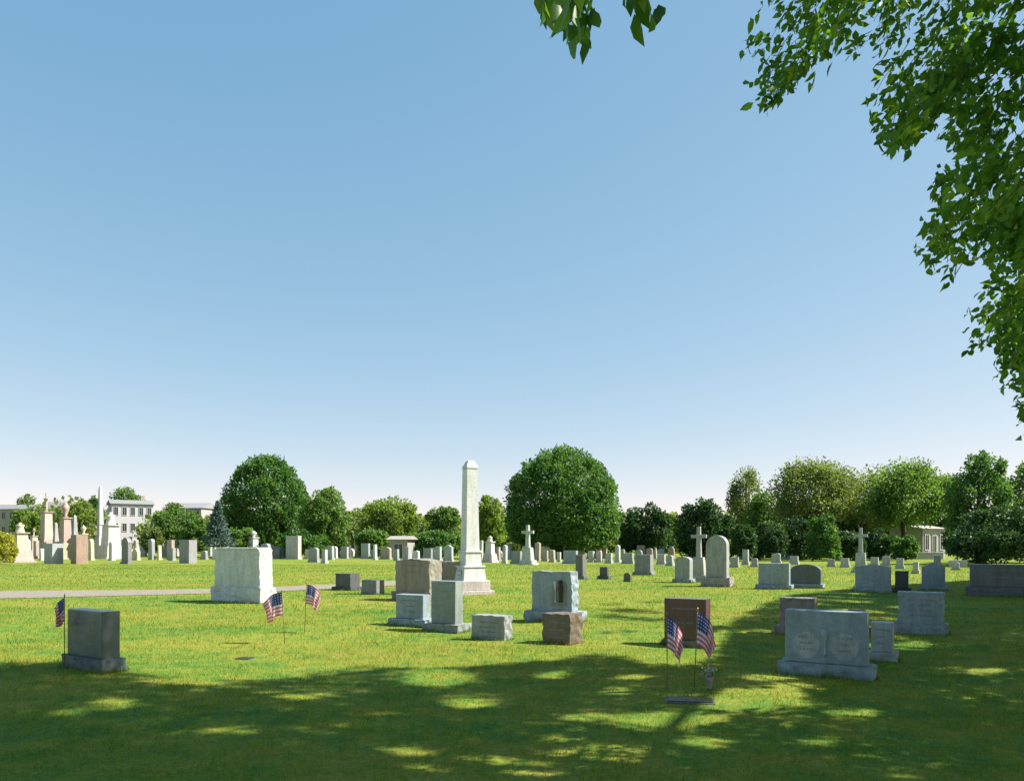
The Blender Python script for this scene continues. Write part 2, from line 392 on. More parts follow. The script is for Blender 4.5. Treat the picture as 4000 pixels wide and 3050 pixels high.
    if trunk:
        m = MB(); r0 = (0.022 if gap else 0.032)*top+0.05
        m.tube([(0, 0, -0.1), (0.02, 0, bot*0.6+0.2), (C[0]*0.4, 0.1, C[2]*0.9), (C[0]*0.8, 0, C[2]+rz*0.6)], [r0*1.3, r0, r0*0.7, r0*0.2], 8)
        for k in range(6):
            a = rs.uniform(0, 6.28); z0 = bot+rs.uniform(0, 0.6)*(C[2]-bot)
            e = C+np.array([math.cos(a)*rx*0.7, math.sin(a)*ry*0.7, rs.uniform(-0.1, 0.5)*rz])
            s_ = np.array([C[0]*0.3, 0, max(z0, 0.6)]); mid = (s_+e)/2+np.array([0, 0, 0.1*rz])
            m.tube([s_, mid, e], [r0*0.5, r0*0.3, r0*0.08], 6)
        m.build('trunk', M_bark, root, True)
    return root

TR = 'trees behind the graves'
far_tree('tall dome shaped dark green tree left of the white obelisk', 1035, 868, 1208, 1772, 95, 'dark', 1, 2150, nl=22000, leaf=0.34, smooth=True)
far_tree('largest round dense green tree standing right of the white obelisk', 2190, 1962, 2428, 1742, 85, 'dark', 2, 2150, nl=34000, leaf=0.32, smooth=True)
far_tree('mid green spreading tree against the right side of the left dome shaped tree', 1275, 1165, 1380, 1895, 88, 'mid', 3, 2150, nl=9000)
far_tree('pale yellow green leafy tree between the left dome tree and the obelisk', 1510, 1375, 1650, 1928, 100, 'light', 4, 2115, nl=9000, leaf=0.38)
far_tree('dark green low tree just left of the obelisk shaft', 1725, 1648, 1815, 1965, 95, 'mid', 5, 2150, nl=7000)
far_tree('light green tree seen between the obelisk and the largest round tree', 1905, 1835, 1985, 1925, 110, 'light', 6, 2140, nl=7000, leaf=0.38)
far_tree('dark round topped tree right beside the largest round tree', 2530, 2410, 2640, 1955, 88, 'deep', 7, 2160, nl=10000)
far_tree('yellowish green slim tree behind the dark round topped tree', 2620, 2560, 2690, 1985, 105, 'light', 8, 2150, nl=5000)
far_tree('dark green broad tree behind the tall cross monument', 2745, 2630, 2870, 1925, 80, 'deep', 9, 2185, nl=10000)
far_tree('olive green upright feathery tree above the round headed tall gravestone', 2915, 2830, 3000, 1820, 95, 'olive', 10, 2130, nl=7500, gap=1, leaf=0.3)
far_tree('tall airy green tree, left one of the open crowned pair', 3190, 2995, 3370, 1785, 82, 'olive', 11, 2085, nl=19000, gap=1, leaf=0.3)
far_tree('tall airy yellow green tree, right one of the open crowned pair', 3530, 3345, 3705, 1790, 80, 'mid', 12, 2090, nl=18000, gap=1, leaf=0.3)
far_tree('dark pointed green tree at the right edge behind the long dark monument', 3830, 3685, 3960, 1728, 62, 'dark', 13, 2190, nl=15000, leaf=0.26)
far_tree('dense green tree cut by the right edge of the view', 4030, 3890, 4230, 1775, 66, 'mid', 14, 2195, nl=13000, leaf=0.28)
far_tree('dark leafy tree filling the right edge low behind the long dark monument', 3960, 3700, 4200, 1960, 56, 'deep', 15, 2200, nl=15000, leaf=0.25, trunk=False)
far_tree('grey green tree filling the gap behind the two airy trees', 3360, 3200, 3530, 1812, 92, 'olive', 16, 2110, nl=15000, gap=1, leaf=0.34)
far_tree('dense mid green tree closing the wall between the round headed stone and airy trees', 3000, 2900, 3110, 1905, 90, 'mid', 17, 2170, nl=8000)
far_tree('dense dark tree low behind the left airy tree', 3230, 3100, 3370, 1925, 92, 'deep', 18, 2170, nl=9000)
far_tree('dense mid green tree low behind the right airy tree', 3470, 3360, 3600, 1935, 96, 'mid', 19, 2100, nl=8000)
far_tree('green tree between the right airy tree and the dark pointed tree', 3660, 3580, 3760, 1840, 98, 'mid', 20, 2100, nl=8000, gap=1)
# shrubs under the airy trees
for i, (a, b, t, k, lab) in enumerate(((2840, 2960, 2040, 'deep', 'dark shrub right behind the round headed tall gravestone'),
        (2930, 3080, 2030, 'deep', 'dark shrub beneath the left airy tree, left of centre'),
        (3040, 3190, 2010, 'deep', 'tall dark shrub directly beneath the left airy tree'),
        (3150, 3290, 2000, 'dark', 'mid green shrub between the two airy trees'),
        (3250, 3380, 2060, 'deep', 'low dark shrub beneath the gap of the airy trees'),
        (3370, 3500, 2060, 'deep', 'dark shrub left of the beige house on the right'),
        (3480, 3590, 2088, 'dark', 'shrub hiding the left corner of the beige house'))):
    far_tree(lab, (a+b)/2, a, b, t, 72+2*(i % 3), k, 30+i, 2200, 'shrubs beneath the airy trees', 0.26, 4200, cat='shrub', name='shrub', trunk=False)
# left side
far_tree('small round dark tree rising behind the long white building', 490, 418, 566, 1896, 190, 'mid', 50, 2050, nl=4000, leaf=0.55)
far_tree('bluish conifer left of the dome shaped tree', 850, 795, 905, 1965, 84, 'blue', 51, 2130, nl=5000, leaf=0.24, cone=True, name='conifer_tree', lumps=26)
far_tree('bright green bushy tree behind the cross topped granite column', 100, 40, 175, 1975, 92, 'light', 52, 2150, nl=5000)
far_tree('yellow green tree behind the pink granite column', 315, 250, 385, 1945, 96, 'light', 53, 2150, nl=5000)
far_tree('mid green wide tree between the white building and the bluish conifer', 680, 590, 790, 1960, 100, 'mid', 54, 2140, nl=7000)
far_tree('dark bush low in front of the wide tree left of the conifer', 760, 700, 830, 2020, 90, 'mid', 55, 2150, nl=4000, trunk=False)
far_tree('olive green bush behind the white building corner', 590, 545, 640, 2050, 95, 'olive', 56, 2150, nl=3000, trunk=False)
far_tree('dark green tree far behind at the left horizon', 105, 60, 150, 1925, 200, 'olive', 57, 2050, nl=2500, leaf=0.6)
far_tree('dark slim tree beside the white spire monument', 365, 335, 400, 1935, 170, 'dark', 58, 2060, nl=2500, leaf=0.5)
far_tree('yellow leaved shrub at the left edge of the cemetery', 15, -45, 62, 2070, 62, 'yellow', 59, 2195, nl=3500, leaf=0.2, cat='shrub', name='shrub', trunk=False)
far_tree('dark hedge clump at the foot of the tree left of the obelisk', 1690, 1610, 1800, 2065, 88, 'dark', 60, 2170, nl=4000, cat='shrub', name='shrub', trunk=False, group='low bushes')
far_tree('green bush under the pale yellow green tree', 1450, 1390, 1525, 2050, 90, 'mid', 61, 2170, nl=4000, cat='shrub', name='shrub', trunk=False, group='low bushes')
far_tree('dark bush in front of the left dome shaped tree trunk', 1190, 1090, 1290, 2060, 86, 'dark', 62, 2170, nl=4000, cat='shrub', name='shrub', trunk=False, group='low bushes')
far_tree('green bush at the left foot of the dome shaped tree', 930, 860, 1010, 2050, 88, 'mid', 63, 2170, nl=3500, cat='shrub', name='shrub', trunk=False, group='low bushes')

# far-off wood as one mass
def woods():
    rs = np.random.default_rng(5); P = []
    for i in range(640):
        a = rs.uniform(-48, 48); d = rs.uniform(135, 185); x = math.tan(R(a))*d
        px = 2000+x/d*F
        if d < 160 and (370 < px < 610 or px < 140): continue
        h = 6.6+0.9*math.sin(a*0.35)+rs.uniform(-1.3, 1.3)+(1.2 if a < -12 else 0)
        n = 170; u = rs.normal(size=(n, 3)); u /= np.linalg.norm(u, axis=1)[:, None]
        P.append(np.array([x, d, h*0.55])+u*np.array([rs.uniform(3, 5), 3, h*0.5])*rs.uniform(0.6, 1.05, n)[:, None])
    P = np.concatenate(P); P = P[P[:, 2] > 0]
    Vv, Qq = leaf_cloud(P, rs.normal(size=P.shape), 1.1, 0.8, rs)
    o = link('far_woods', np_mesh('far_woods', Vv, Qq, 4), LM['olive']); tag(o, 'far off belt of woodland along the horizon', 'woodland', kind='stuff')
woods()

# ------------------------------------------------------------------ the shade tree whose boughs frame the photograph, and its unseen neighbours; crowns shaped to cast the wanted shade
SIL = [(2925, -60), (2920, 110), (2850, 340), (2890, 470), (3010, 470), (3080, 390), (3220, 375), (3290, 410), (3390, 440), (3370, 540), (3460, 640), (3450, 720), (3510, 700), (3590, 560), (3700, 560),
       (3640, 720), (3590, 800), (3560, 980), (3600, 1100), (3680, 1180), (3720, 1130), (3770, 1010), (3830, 1080), (3770, 1230), (3710, 1420), (3790, 1420), (3860, 1350), (3870, 1480), (3940, 1600), (3990, 1760), (4100, 1800), (4100, -60)]
SIL1 = [(2060, -60), (2065, 120), (2130, 160), (2215, 160), (2235, 255), (2290, 255), (2320, 160), (2380, 60), (2415, 40), (2425, 140), (2500, 170), (2580, 110), (2645, 85), (2645, -60)]
def inpoly(px, py, poly):
    px = np.asarray(px, float); py = np.asarray(py, float); r = np.zeros(px.shape, bool); n = len(poly)
    for i in range(n):
        x1, y1 = poly[i]; x2, y2 = poly[(i+1) % n]
        if y1 == y2: continue
        c = ((y1 > py) != (y2 > py)) & (px < (x2-x1)*(py-y1)/(y2-y1)+x1); r ^= c
    return r
def proj(P):
    y = np.maximum(P[:, 1], 0.01); return 2000+P[:, 0]/y*F, YH-(P[:, 2]-EYE)/y*F
def inframe(P, m=40):
    px, py = proj(P); return (P[:, 1] > 0.2) & (px > -m) & (px < 4000+m) & (py > -m) & (py < 3050+m)
def allowed(P):
    px, py = proj(P); return (~inframe(P)) | inpoly(px, py, SIL) | inpoly(px, py, SIL1)
sh = np.array([sun_dir.x, sun_dir.y])/sun_dir.z
bx = [-400, 0, 250, 500, 800, 1100, 1250, 1450, 1700, 1900, 2150, 2300, 2400, 2470, 2600, 2700, 2800, 2860, 3000, 3100, 3400, 3800, 4400]
by = [2590, 2600, 2595, 2640, 2655, 2640, 2612, 2588, 2610, 2600, 2592, 2560, 2545, 2590, 2600, 2600, 2560, 2420, 2350, 2320, 2290, 2265, 2250]
SPOTS = [(2590, 2805, 190, 26), (2930, 2735, 170, 30), (2980, 2650, 110, 12), (1830, 2735, 90, 20), (420, 2755, 60, 16), (2290, 2785, 90, 15), (1570, 2925, 110, 16), (1700, 2640, 120, 22), (720, 2668, 130, 12),
         (3550, 2520, 50, 12), (3850, 2615, 90, 9), (2200, 2880, 80, 14), (250, 2790, 60, 10), (2750, 2900, 100, 18), (3070, 2690, 80, 12), (2400, 2700, 60, 8), (1300, 2850, 70, 10), (2150, 2640, 60, 10), (2460, 2655, 70, 8), (900, 2860, 90, 12), (1150, 2720, 80, 10), (620, 2960, 80, 12), (3300, 2790, 90, 12), (3150, 2900, 70, 10), (2000, 2990, 90, 12)]
def shade_p(gx, gy):
    d = np.maximum(gy, 0.5); px = 2000+gx/d*F; py = YH+EYE*F/d
    vis = (gy > 0.8) & (py < 3200) & (px > -300) & (px < 4300)
    p = np.where(py > np.interp(px, bx, by), 1.0, 0.0)
    mid = (px > 2800) & (px < 3560) & (py < 2560) & (p > 0)
    n = np.sin(gx*2.3+np.sin(gy*1.1)*1.5)*np.sin(gy*1.7+gx*0.6)
    p = np.where(mid, np.where(n > -0.42, 1.0, 0.25), p)
    st = (px > 2330) & (px < 2860) & (py > 2340) & (py < 2480); p = np.where(st & (n > 0.25), 0.9, p)
    for (sx, sy, rx, ry) in SPOTS:
        rx, ry = rx*1.2, ry*1.25
        p = np.where(((px-sx)/rx)**2+((py-sy)/ry)**2 < 1.15, 0.0, p)
    return np.where(vis, p, 0.8)
SHAFTS = [(3120, 130, 4.6), (3420, 150, 4.8), (3330, 330, 4.5), (3250, 340, 4.4), (3560, 60, 5.0), (3730, 300, 4.9), (3880, 160, 5.2), (3640, 420, 4.8), (3560, 700, 4.9), (3820, 560, 5.2), (3950, 700, 5.4), (3850, 850, 5.5), (3960, 960, 5.6),
          (3700, 960, 5.2), (3900, 1120, 5.8), (3830, 1260, 5.8), (3960, 1350, 6.0), (3440, 80, 4.4), (3000, 250, 4.5), (3760, 120, 5.0), (3900, 1000, 5.4)]
def shade_tree(label, trunk, C, RAD, nclump, per, seed, leaf=0.13, visible=False):
    rs = np.random.default_rng(seed); C = np.array(C); RAD = np.array(RAD)
    root = empty('shade_tree', (trunk[0], trunk[1], 0)); tag(root, label, 'tree', 'shade trees on the right')
    O = np.array([trunk[0], trunk[1], 0.0])
    cl = []
    while len(cl) < nclump:
        u = rs.uniform(-1, 1, (4000, 3)); u = u[(u**2).sum(1) < 1]; P = C+u*RAD
        P = P[P[:, 2] > 3.0]
        g_ = P[:, :2]-sh*P[:, 2:3]
        ok = allowed(P) & (rs.random(len(P)) < shade_p(g_[:, 0], g_[:, 1]))  # crown shaped for its shadow: clumps kept only where shade is wanted
        # near the picture only the hand-shaped boughs below may hang in view
        ok &= ~inframe(P, 250)
        cl += list(P[ok])
    cl = np.array(cl[:nclump])
    n = per*nclump
    P = np.repeat(cl, per, 0)+rs.normal(size=(n, 3))*np.array([0.26, 0.26, 0.20])
    g_ = P[:, :2]-sh*P[:, 2:3]
    ok = (rs.random(n) < shade_p(g_[:, 0], g_[:, 1])) & ~inframe(P, 430)
    if visible:
        sd = np.array(sun_dir)
        for (px, py, d) in SHAFTS:
            o_ = np.array([(px-2000)/F*d, d, EYE+(YH-py)/F*d]); q_ = P-o_; t_ = q_@sd; dist = np.linalg.norm(q_-t_[:, None]*sd, axis=1)
            ok &= ~((t_ > 0.3) & (dist < 0.34))  # crown leaves cleared along the ray so sun reaches chosen sprays
    P = P[ok]; D = rs.normal(size=(len(P), 3))*np.array([1, 1, 0.6])+np.array([0, 0, -0.5])
    V1, Q1 = leaf_cloud(P, D, leaf, leaf*0.62, rs, six=False)
    Vs, Qs = [V1], [Q1]; off = len(V1)
    tw = MB()
    limbs = []
    if visible:
        # drooping sprays seen against the sky; leaf points follow each twig
        tips = []
        def addpoly(poly, N, dlo, dhi, bb):
            k = 0; per_b = 10
            while k < N:
                cx_, cy_ = rs.uniform(bb[0], bb[1]), rs.uniform(bb[2], bb[3])
                if not inpoly([cx_], [cy_], poly)[0]: continue
                d0 = rs.uniform(dlo, dhi)
                for _ in range(per_b):
                    px, py = cx_+rs.normal()*58, cy_+rs.normal()*62
                    if inpoly([px], [py], poly)[0]: tips.append((px, py, d0+rs.normal()*0.25)); k += 1
        addpoly(SIL, 570, 4.3, 6.8, (2840, 4100, -60, 1800)); addpoly(SIL, 150, 4.5, 6.4, (3700, 4050, 900, 1750)); addpoly(SIL, 60, 3.8, 5.5, (3450, 3800, 300, 1000))
        addpoly(SIL1, 16, 2.5, 2.9, (2075, 2640, -60, 120))
        hand = [(2262, 175, 2.65), (2262, 130, 2.62), (2500, 70, 2.6), (2440, 60, 2.6), (2170, 60, 2.6), (2320, 40, 2.7), (2100, 20, 2.6), (2440, 40, 2.7), (2520, 60, 2.7), (2600, 10, 2.75), (2205, 20, 2.6), (2880, 330, 4.6), (2930, 420, 4.7), (3470, 690, 4.9), (3500, 640, 4.9), (3590, 1080, 5.0), (3690, 1150, 5.2), (3600, 960, 5),
                (3730, 1390, 5.6), (3790, 1330, 5.6), (3870, 1450, 6), (3930, 1540, 6.2), (3975, 1650, 6.4), (3380, 480, 4.6), (2990, 380, 4.5), (3080, 350, 4.5), (3640, 740, 4.8), (3545, 620, 4.8)]
        tips += hand
        PP, DD = [], []
        for (px, py, d) in tips:
            tip = np.array([(px-2000)/F*d, d, EYE+(YH-py)/F*d])
            small = px < 2700
            dirv = np.array([0.62, rs.uniform(-0.4, 0.5), 0.85])+rs.normal(size=3)*0.16
            if small: dirv = np.array([0.15, rs.uniform(-0.2, 0.2), 1.0])
            dirv /= np.linalg.norm(dirv); Lt = rs.uniform(0.28, 0.5)
            if small: Lt = 0.35
            ts = np.linspace(0, 1, 7 if not small else 5)
            pts = [tip+dirv*Lt*t+np.array([0, 0, 0.10*Lt*t*(1-t)*2]) for t in ts]
            gt = [small or mnoise.noise(Vector(p)*2.6)+0.5*mnoise.noise(Vector(p)*6.0) > -0.12 for p in pts]
            lf = np.array([p-np.array([0.14, 0, 0]) for p in pts[1:4]])
            if all(gt[1:4]) and (small or allowed(lf).all()): tw.tube([p-O for p in pts[1::2]], [0.0015+0.0008*i for i in range(len(pts[1::2]))], 4)
            for j, p in enumerate(pts):
                for s in (-1, 1):
                    side = np.cross(dirv, [0, 0, 1]); side /= np.linalg.norm(side)
                    dd = -dirv*rs.uniform(0.3, 1.0)+side*s*rs.uniform(0.1, 1.1)+rs.normal(size=3)*0.55+np.array([-0.1, 0, -0.25]); p = p+rs.normal(size=3)*0.03
                    if small: dd = np.array([rs.normal()*0.28, rs.normal()*0.28, -1.0])
                    PP.append(p); DD.append(dd)
        PP = np.array(PP); DD = np.array(DD); DDn = DD/np.linalg.norm(DD, axis=1)[:, None]
        tipP = PP+DDn*0.09; nearp = (PP[:, 0]/PP[:, 1]*F+2000) < 2720
        ok = allowed(PP) & allowed(tipP)
        gn = np.array([mnoise.noise(Vector(p)*2.6)+0.5*mnoise.noise(Vector(p)*6.0) for p in PP])
        ok &= nearp | (gn > -0.12)
        V2, Q2 = leaf_cloud(PP[ok], DD[ok], np.where(nearp[ok], 0.105, 0.078), np.where(nearp[ok], 0.058, 0.042), rs, six=True)
        Vs.append(V2); Qs.append(Q2+off); off += len(V2)
        limbs += [np.array(p) for p in ((2.2, 3.4, 6.0), (4.6, 5.2, 5.3), (4.2, 5.6, 3.9), (4.6, 6.0, 3.2), (0.7, 2.9, 4.7), (3.4, 4.3, 5.9), (5.1, 6.4, 5.8))]
    Vs = np.concatenate(Vs)-O; Qs = np.concatenate(Qs)
    link('crown', np_mesh('crown', Vs, Qs, 4), LM['near'], root)
    top = C[2]+RAD[2]*0.6
    m = tw
    tr = np.array([[0, 0, -0.1], [0.05, 0.05, 2], [0.15, 0, 4.5], (C-O)*np.array([0.4, 0.4, 0])+np.array([0, 0, top*0.65]), (C-O)*np.array([0.8, 0.8, 0])+np.array([0, 0, top])])
    MB_t = MB(); MB_t.tube(list(tr), [0.42, 0.33, 0.28, 0.18, 0.04], 14)
    sel = cl[rs.permutation(len(cl))[:70]]
    for e in list(sel)+limbs:
        z0 = min(top*0.8, max(2.6, e[2]*rs.uniform(0.45, 0.75))); k = np.interp(z0, tr[:, 2], np.arange(5)); i = int(min(3, k)); s0 = tr[i]+(tr[i+1]-tr[i])*(k-i)
        e0 = np.array(e)-O; mid = s0*0.5+e0*0.5+np.array([0, 0, 0.10*np.linalg.norm(e0-s0)])
        ts = np.linspace(0, 1, 14); pts = [(1-t)**2*s0+2*t*(1-t)*mid+t*t*e0 for t in ts]
        if not allowed(np.array(pts)+O).all(): continue
        L = np.linalg.norm(e0-s0)
        m.tube(pts[::2]+[pts[-1]], list(np.linspace(0.02+0.009*L, 0.006, 8)), 6)
    MB_t.build('trunk', M_bark, root, True)
    m.build('branches', M_twig, root, True)
    return root
shade_tree('near overhanging leafy tree whose boughs fill the upper right corner', (8.6, 4.6), (8.4, 7.0, 11.0), (9.0, 8.8, 6.8), 3700, 36, 1, visible=True, leaf=0.165)
shade_tree('second shade tree off the right edge casting dapples over the blue grey stones', (22.5, 18.5), (20.5, 17.5, 9.5), (9.5, 10, 6.2), 3000, 40, 2, leaf=0.2)
shade_tree('third shade tree off the right edge shading the long dark monument', (31, 31), (27.5, 29, 10), (10, 9.5, 6.4), 2600, 44, 3, leaf=0.26)

# ------------------------------------------------------------------ gravestones
YAW = 30.0
WHITE, LGREY, GREY, BLUE, DARK, BLACK = (0.74, 0.73, 0.70), (0.50, 0.50, 0.49), (0.33, 0.345, 0.35), (0.285, 0.355, 0.415), (0.075, 0.08, 0.085), (0.03, 0.034, 0.036)
TAN, PINK, BROWN, RED, CREAM, MAUVE = (0.44, 0.37, 0.28), (0.46, 0.34, 0.30), (0.21, 0.165, 0.125), (0.20, 0.10, 0.075), (0.60, 0.53, 0.36), (0.26, 0.19, 0.20)
def solve(x0, x1, x2, yb, yaw, D):
    th = R(yaw); c, s = math.cos(th), math.sin(th); d = EYE*F/(yb-YH)
    u = lambda p: (p-2000)/F
    if x1 is None:
        side = max(0, F*D*(s-u(x2)*c)/d); x1 = x2-side
    P1 = Vector((u(x1)*d, d)); W = (P1.x-u(x0)*d)/(c+u(x0)*s)
    if x2 is not None and s-u(x2)*c > 0.12 and D is None: D = (u(x2)*d-P1.x)/(s-u(x2)*c)
    D = max(0.12, min(D or 0.22, 1.6))
    r = Vector((c, -s)); b = Vector((s, c))
    return P1-r*(W/2)+b*(D/2), W, D, d
def arc_profile(W, z0, H, style):
    h = W/2; P = [(-h, z0), (h, z0)]
    if style == 'flat': P += [(h, H), (-h, H)]
    elif style == 'serp':
        P += [(h, H-0.055)] + [(h-W*t, H-0.055+0.055*(0.5-0.5*math.cos(2*math.pi*t))) for t in np.linspace(0.06, 0.94, 15)] + [(-h, H-0.055)]
    elif style == 'oval':
        k = 0.22*W; P += [(h*math.cos(a), H-k+k*math.sin(a)) for a in np.linspace(0, math.pi, 15)]
    elif style == 'round': P += [(h*math.cos(a), H-h+h*math.sin(a)) for a in np.linspace(0, math.pi, 21)]
    elif style == 'gothic': P += [(h, H-0.9*h), (0.72*h, H-0.42*h), (0.35*h, H-0.12*h), (0, H), (-0.35*h, H-0.12*h), (-0.72*h, H-0.42*h), (-h, H-0.9*h)]
    elif style == 'peak': P += [(h, H-0.3*h), (0, H), (-h, H-0.3*h)]
    elif style == 'slant': P = [(-h, z0), (h, z0), (h*0.97, H), (-h*0.97, H)]
    elif style == 'shoulder': P += [(h, H-0.22*W), (0.7*h, H-0.22*W)]+[(0.62*h*math.cos(a), H-0.62*h*0.75+0.62*h*0.75*math.sin(a)) for a in np.linspace(0.1, math.pi-0.1, 11)]+[(-0.7*h, H-0.22*W), (-h, H-0.22*W)]
    return P
FACE = [None]; FOOT = []
def inscription(root, W, z0, z1, D, mat, seed, name='inscription', rows=None, big=False, xf=0.0, ww=None, face=None):
    """cut marks standing 2 mm proud of the face, too weathered to read as words"""
    rs = random.Random(seed); m = MB(); ww = ww or W*0.62
    m.box((xf, -D/2+0.0005, (z0+z1)/2), (ww*1.08, 0.003, (z1-z0)*1.04)); n = rows or max(2, int((z1-z0)/0.085)); z = z1; big = False
    for i in range(n):
        hh = 0.055 if (i == 0 and big) else 0.026
        wl = ww*(1.0 if i == 0 else rs.uniform(0.5, 0.9)); x = -wl/2+xf
        z -= hh
        while x < wl/2+xf:
            k = rs.uniform(0.35, 0.8)*hh
            if rs.random() > 0.14:
                m.box((x+k/2, -D/2-0.0015, z+hh/2), (k*0.28, 0.004, hh)); 
                if rs.random() > 0.4: m.box((x+k*0.75, -D/2-0.001, z+hh*rs.choice((0.15, 0.5, 0.85))), (k*0.5, 0.004, hh*0.2))
            x += k*1.25
        z -= (z1-z0)/n-hh if (z1-z0)/n > hh else 0.02
        if z < z0: break
    o = m.build(name, face or FACE[0], root); o.data.materials.append(mat)
    for i, p in enumerate(o.data.polygons): p.material_index = 0 if i < 6 else 1
    return o
M_cut = plain('cut_letters', (0.44, 0.44, 0.43), 0.8, 0, 0.2, 30)
M_cutd = plain('dark_cut_letters', (0.16, 0.165, 0.16), 0.8, 0, 0.2, 30)
M_bronze = plain('bronze', (0.075, 0.065, 0.04), 0.45, 0.6, 0.4, 40)
def slab(label, x0, x1, x2, yt, yb, style='flat', c=GREY, base=None, bh=0.16, yaw=YAW, D=None, name='headstone', group=None, text=0, rough=0.55, cat='gravestone', bm=0.09, weather=0.35, basecol=None, tilt=0, rock=False):
    loc, W, D, d = solve(x0, x1, x2, yb, yaw, D); H = d*(yb-yt)/F
    W = max(W, 0.18)
    z = hgt(loc.x, loc.y)
    root = empty(name, (loc.x, loc.y, z), -R(yaw)); root.rotation_euler.y = R(tilt); tag(root, label, cat, group)
    z0 = -0.05
    if base is not False and H > 0.35:
        bh = min(bh, H*0.3); mb_ = MB().box((0, 0, bh/2-0.03), (W+2*bm, D+2*bm*0.8, bh+0.06), 0.0 if d < 32 else 0.012)
        if d < 32: pitch(mb_.bm, 0.022, lambda co: co.z > bh-0.004 and abs(co.x) < W/2+bm*0.9 and abs(co.y) < D/2+bm*0.7, 9, x0)
        mb_.build('base', stone(basecol or c, 0.8, 0.22, weather), root); z0 = bh+0.001
    mb_ = MB().prism(arc_profile(W, z0, H, style), -D/2, D/2, 0 if (rock and d < 45) else min(0.014, D*0.08))
    if rock and d < 45: pitch(mb_.bm, 0.02, lambda co: abs(co.y) > D/2-0.002 and abs(co.x) < W*0.45 and co.z < H-0.06, 9, x0)
    mb_.build('tablet', stone(c, rough, 0.16, weather), root)
    FOOT.append((loc.x, loc.y, z, W/2+(bm if base is not False else 0), D/2+(bm*0.8 if base is not False else 0), R(yaw), d))
    FACE[0] = stone(c, rough, 0.16, weather)
    if text:
        inscription(root, W, z0+0.1*(H-z0), z0+0.78*(H-z0), D, M_cut if sum(c) < 0.9 else M_cutd, hash(label) % 999 if False else len(label)*7+int(x0), rows=text, big=True)
    return root, W, D, H, z0

# --- near graves
G1 = 'large family headstones near the camera'
r1, W, D, H, z0 = slab('dark granite headstone standing on the shade line at lower left', 262, 398, 470, 2402, 2640, 'flat', (0.11, 0.145, 0.145), text=3, yaw=34, rough=0.3, bm=0.06)
r2, W, D, H, z0 = slab('big blocky white headstone beside the path, its right end brilliant in the sun', 838, 1016, 1052, 2146, 2358, 'slant', (0.70, 0.71, 0.68), bh=0.42, bm=0.08, D=0.42, yaw=33, rock=True)
MB().box((0, 0, H+0.02), (W*0.9+0.05, D+0.05, 0.06), 0.02).build('cap', stone((0.70, 0.71, 0.68), 0.7), r2)
slab('small dark square headstone near the path, taller of a pair', 1310, 1368, 1398, 2240, 2306, 'flat', DARK, bh=0.12, D=0.5)
slab('small low grey headstone near the path, shorter of a pair', 1412, 1470, 1500, 2266, 2322, 'flat', (0.24, 0.22, 0.23), base=False, D=0.4)
r5, W, D, H, z0 = slab('tall brownish granite headstone with a sunlit tan end, left of the obelisk', 1545, 1678, 1715, 2182, 2348, 'serp', (0.27, 0.245, 0.20), bh=0.25, text=0, D=0.6, rock=True)
inscription(r5, W, H*0.55, H*0.85, D, M_cutd, 5, rows=2, big=True)
slab('reddish brown headstone half hidden behind the narrow green grey stone', 1716, 1797, None, 2194, 2318, 'flat', (0.33, 0.235, 0.19), D=0.45, rock=True)
slab('blue grey headstone low in front of the tall brownish granite one', 1546, 1652, 1672, 2322, 2445, 'flat', BLUE, D=0.26, text=3, bh=0.14, bm=0.12)
slab('green grey headstone with brilliant white right edge, front of its cluster', 1684, 1778, 1802, 2262, 2462, 'flat', (0.24, 0.28, 0.265), D=0.26, text=4, bh=0.15, bm=0.12)
slab('low wide grey headstone with rows of lettering below the obelisk', 1842, 1972, 1998, 2404, 2502, 'slant', (0.31, 0.325, 0.33), D=0.26, text=4, bh=0.12, base=False, rock=True)
r10, W, D, H, z0 = slab('squarish blue grey headstone with a small statue figure on its face', 2078, 2232, 2256, 2232, 2432, 'flat', BLUE, D=0.34, bh=0.22, bm=0.13, rock=True)
MB().prism(arc_profile(0.34, z0+0.12, H-0.18, 'round'), -D/2-0.02, -D/2+0.05, 0.006).build('carved_panel', stone((0.25, 0.25, 0.29), 0.7), r10).location = (W*0.2, 0, 0)
fg = MB(); q = z0+0.2
fg.lathe((W*0.2+0.05, -D/2-0.05, q), [(0.05, 0), (0.035, 0.05), (0.045, 0.2), (0.06, 0.28), (0.03, 0.34), (0.04, 0.38), (0.035, 0.43), (0.005, 0.45)], 12); fg.build('bronze_figure', M_bronze, r10, True)
ly = MB(); ly.lathe((W*0.2-0.07, -D/2-0.04, q), [(0.03, 0), (0.012, 0.05), (0.012, 0.24), (0.03, 0.32), (0.045, 0.42), (0.004, 0.43)], 10); ly.build('white_urn', stone(WHITE), r10, True)
slab('small reddish brown granite headstone with a tan sunlit end', 2118, 2226, 2272, 2404, 2524, 'flat', (0.15, 0.105, 0.075), D=0.44, base=False, text=3, yaw=32, rock=True)
slab('dark red brown polished headstone behind the two drooping flags', 2594, 2758, 2772, 2336, 2525, 'flat', (0.12, 0.058, 0.055), D=0.26, text=2, rough=0.25, basecol=(0.22, 0.15, 0.12), bm=0.04, bh=0.1)
r13, W, D, H, z0 = slab('widest near headstone, grey granite with two carved rounds, at lower right', 3066, 3388, None, 2388, 2652, 'flat', (0.26, 0.335, 0.38), D=0.24, bh=0.16, bm=0.07)
def carved_round(root, cx, cz, rx, rz, D, name, mat):
    m = MB(); m.tube([(cx+rx*math.cos(a), -D/2-0.002, cz+rz*math.sin(a)) for a in np.linspace(0, 2*math.pi, 40)], [0.011]*40, 6); o = m.build(name, mat, root)
    return o
lightg = stone((0.42, 0.45, 0.46), 0.8)
FACE[0] = lightg
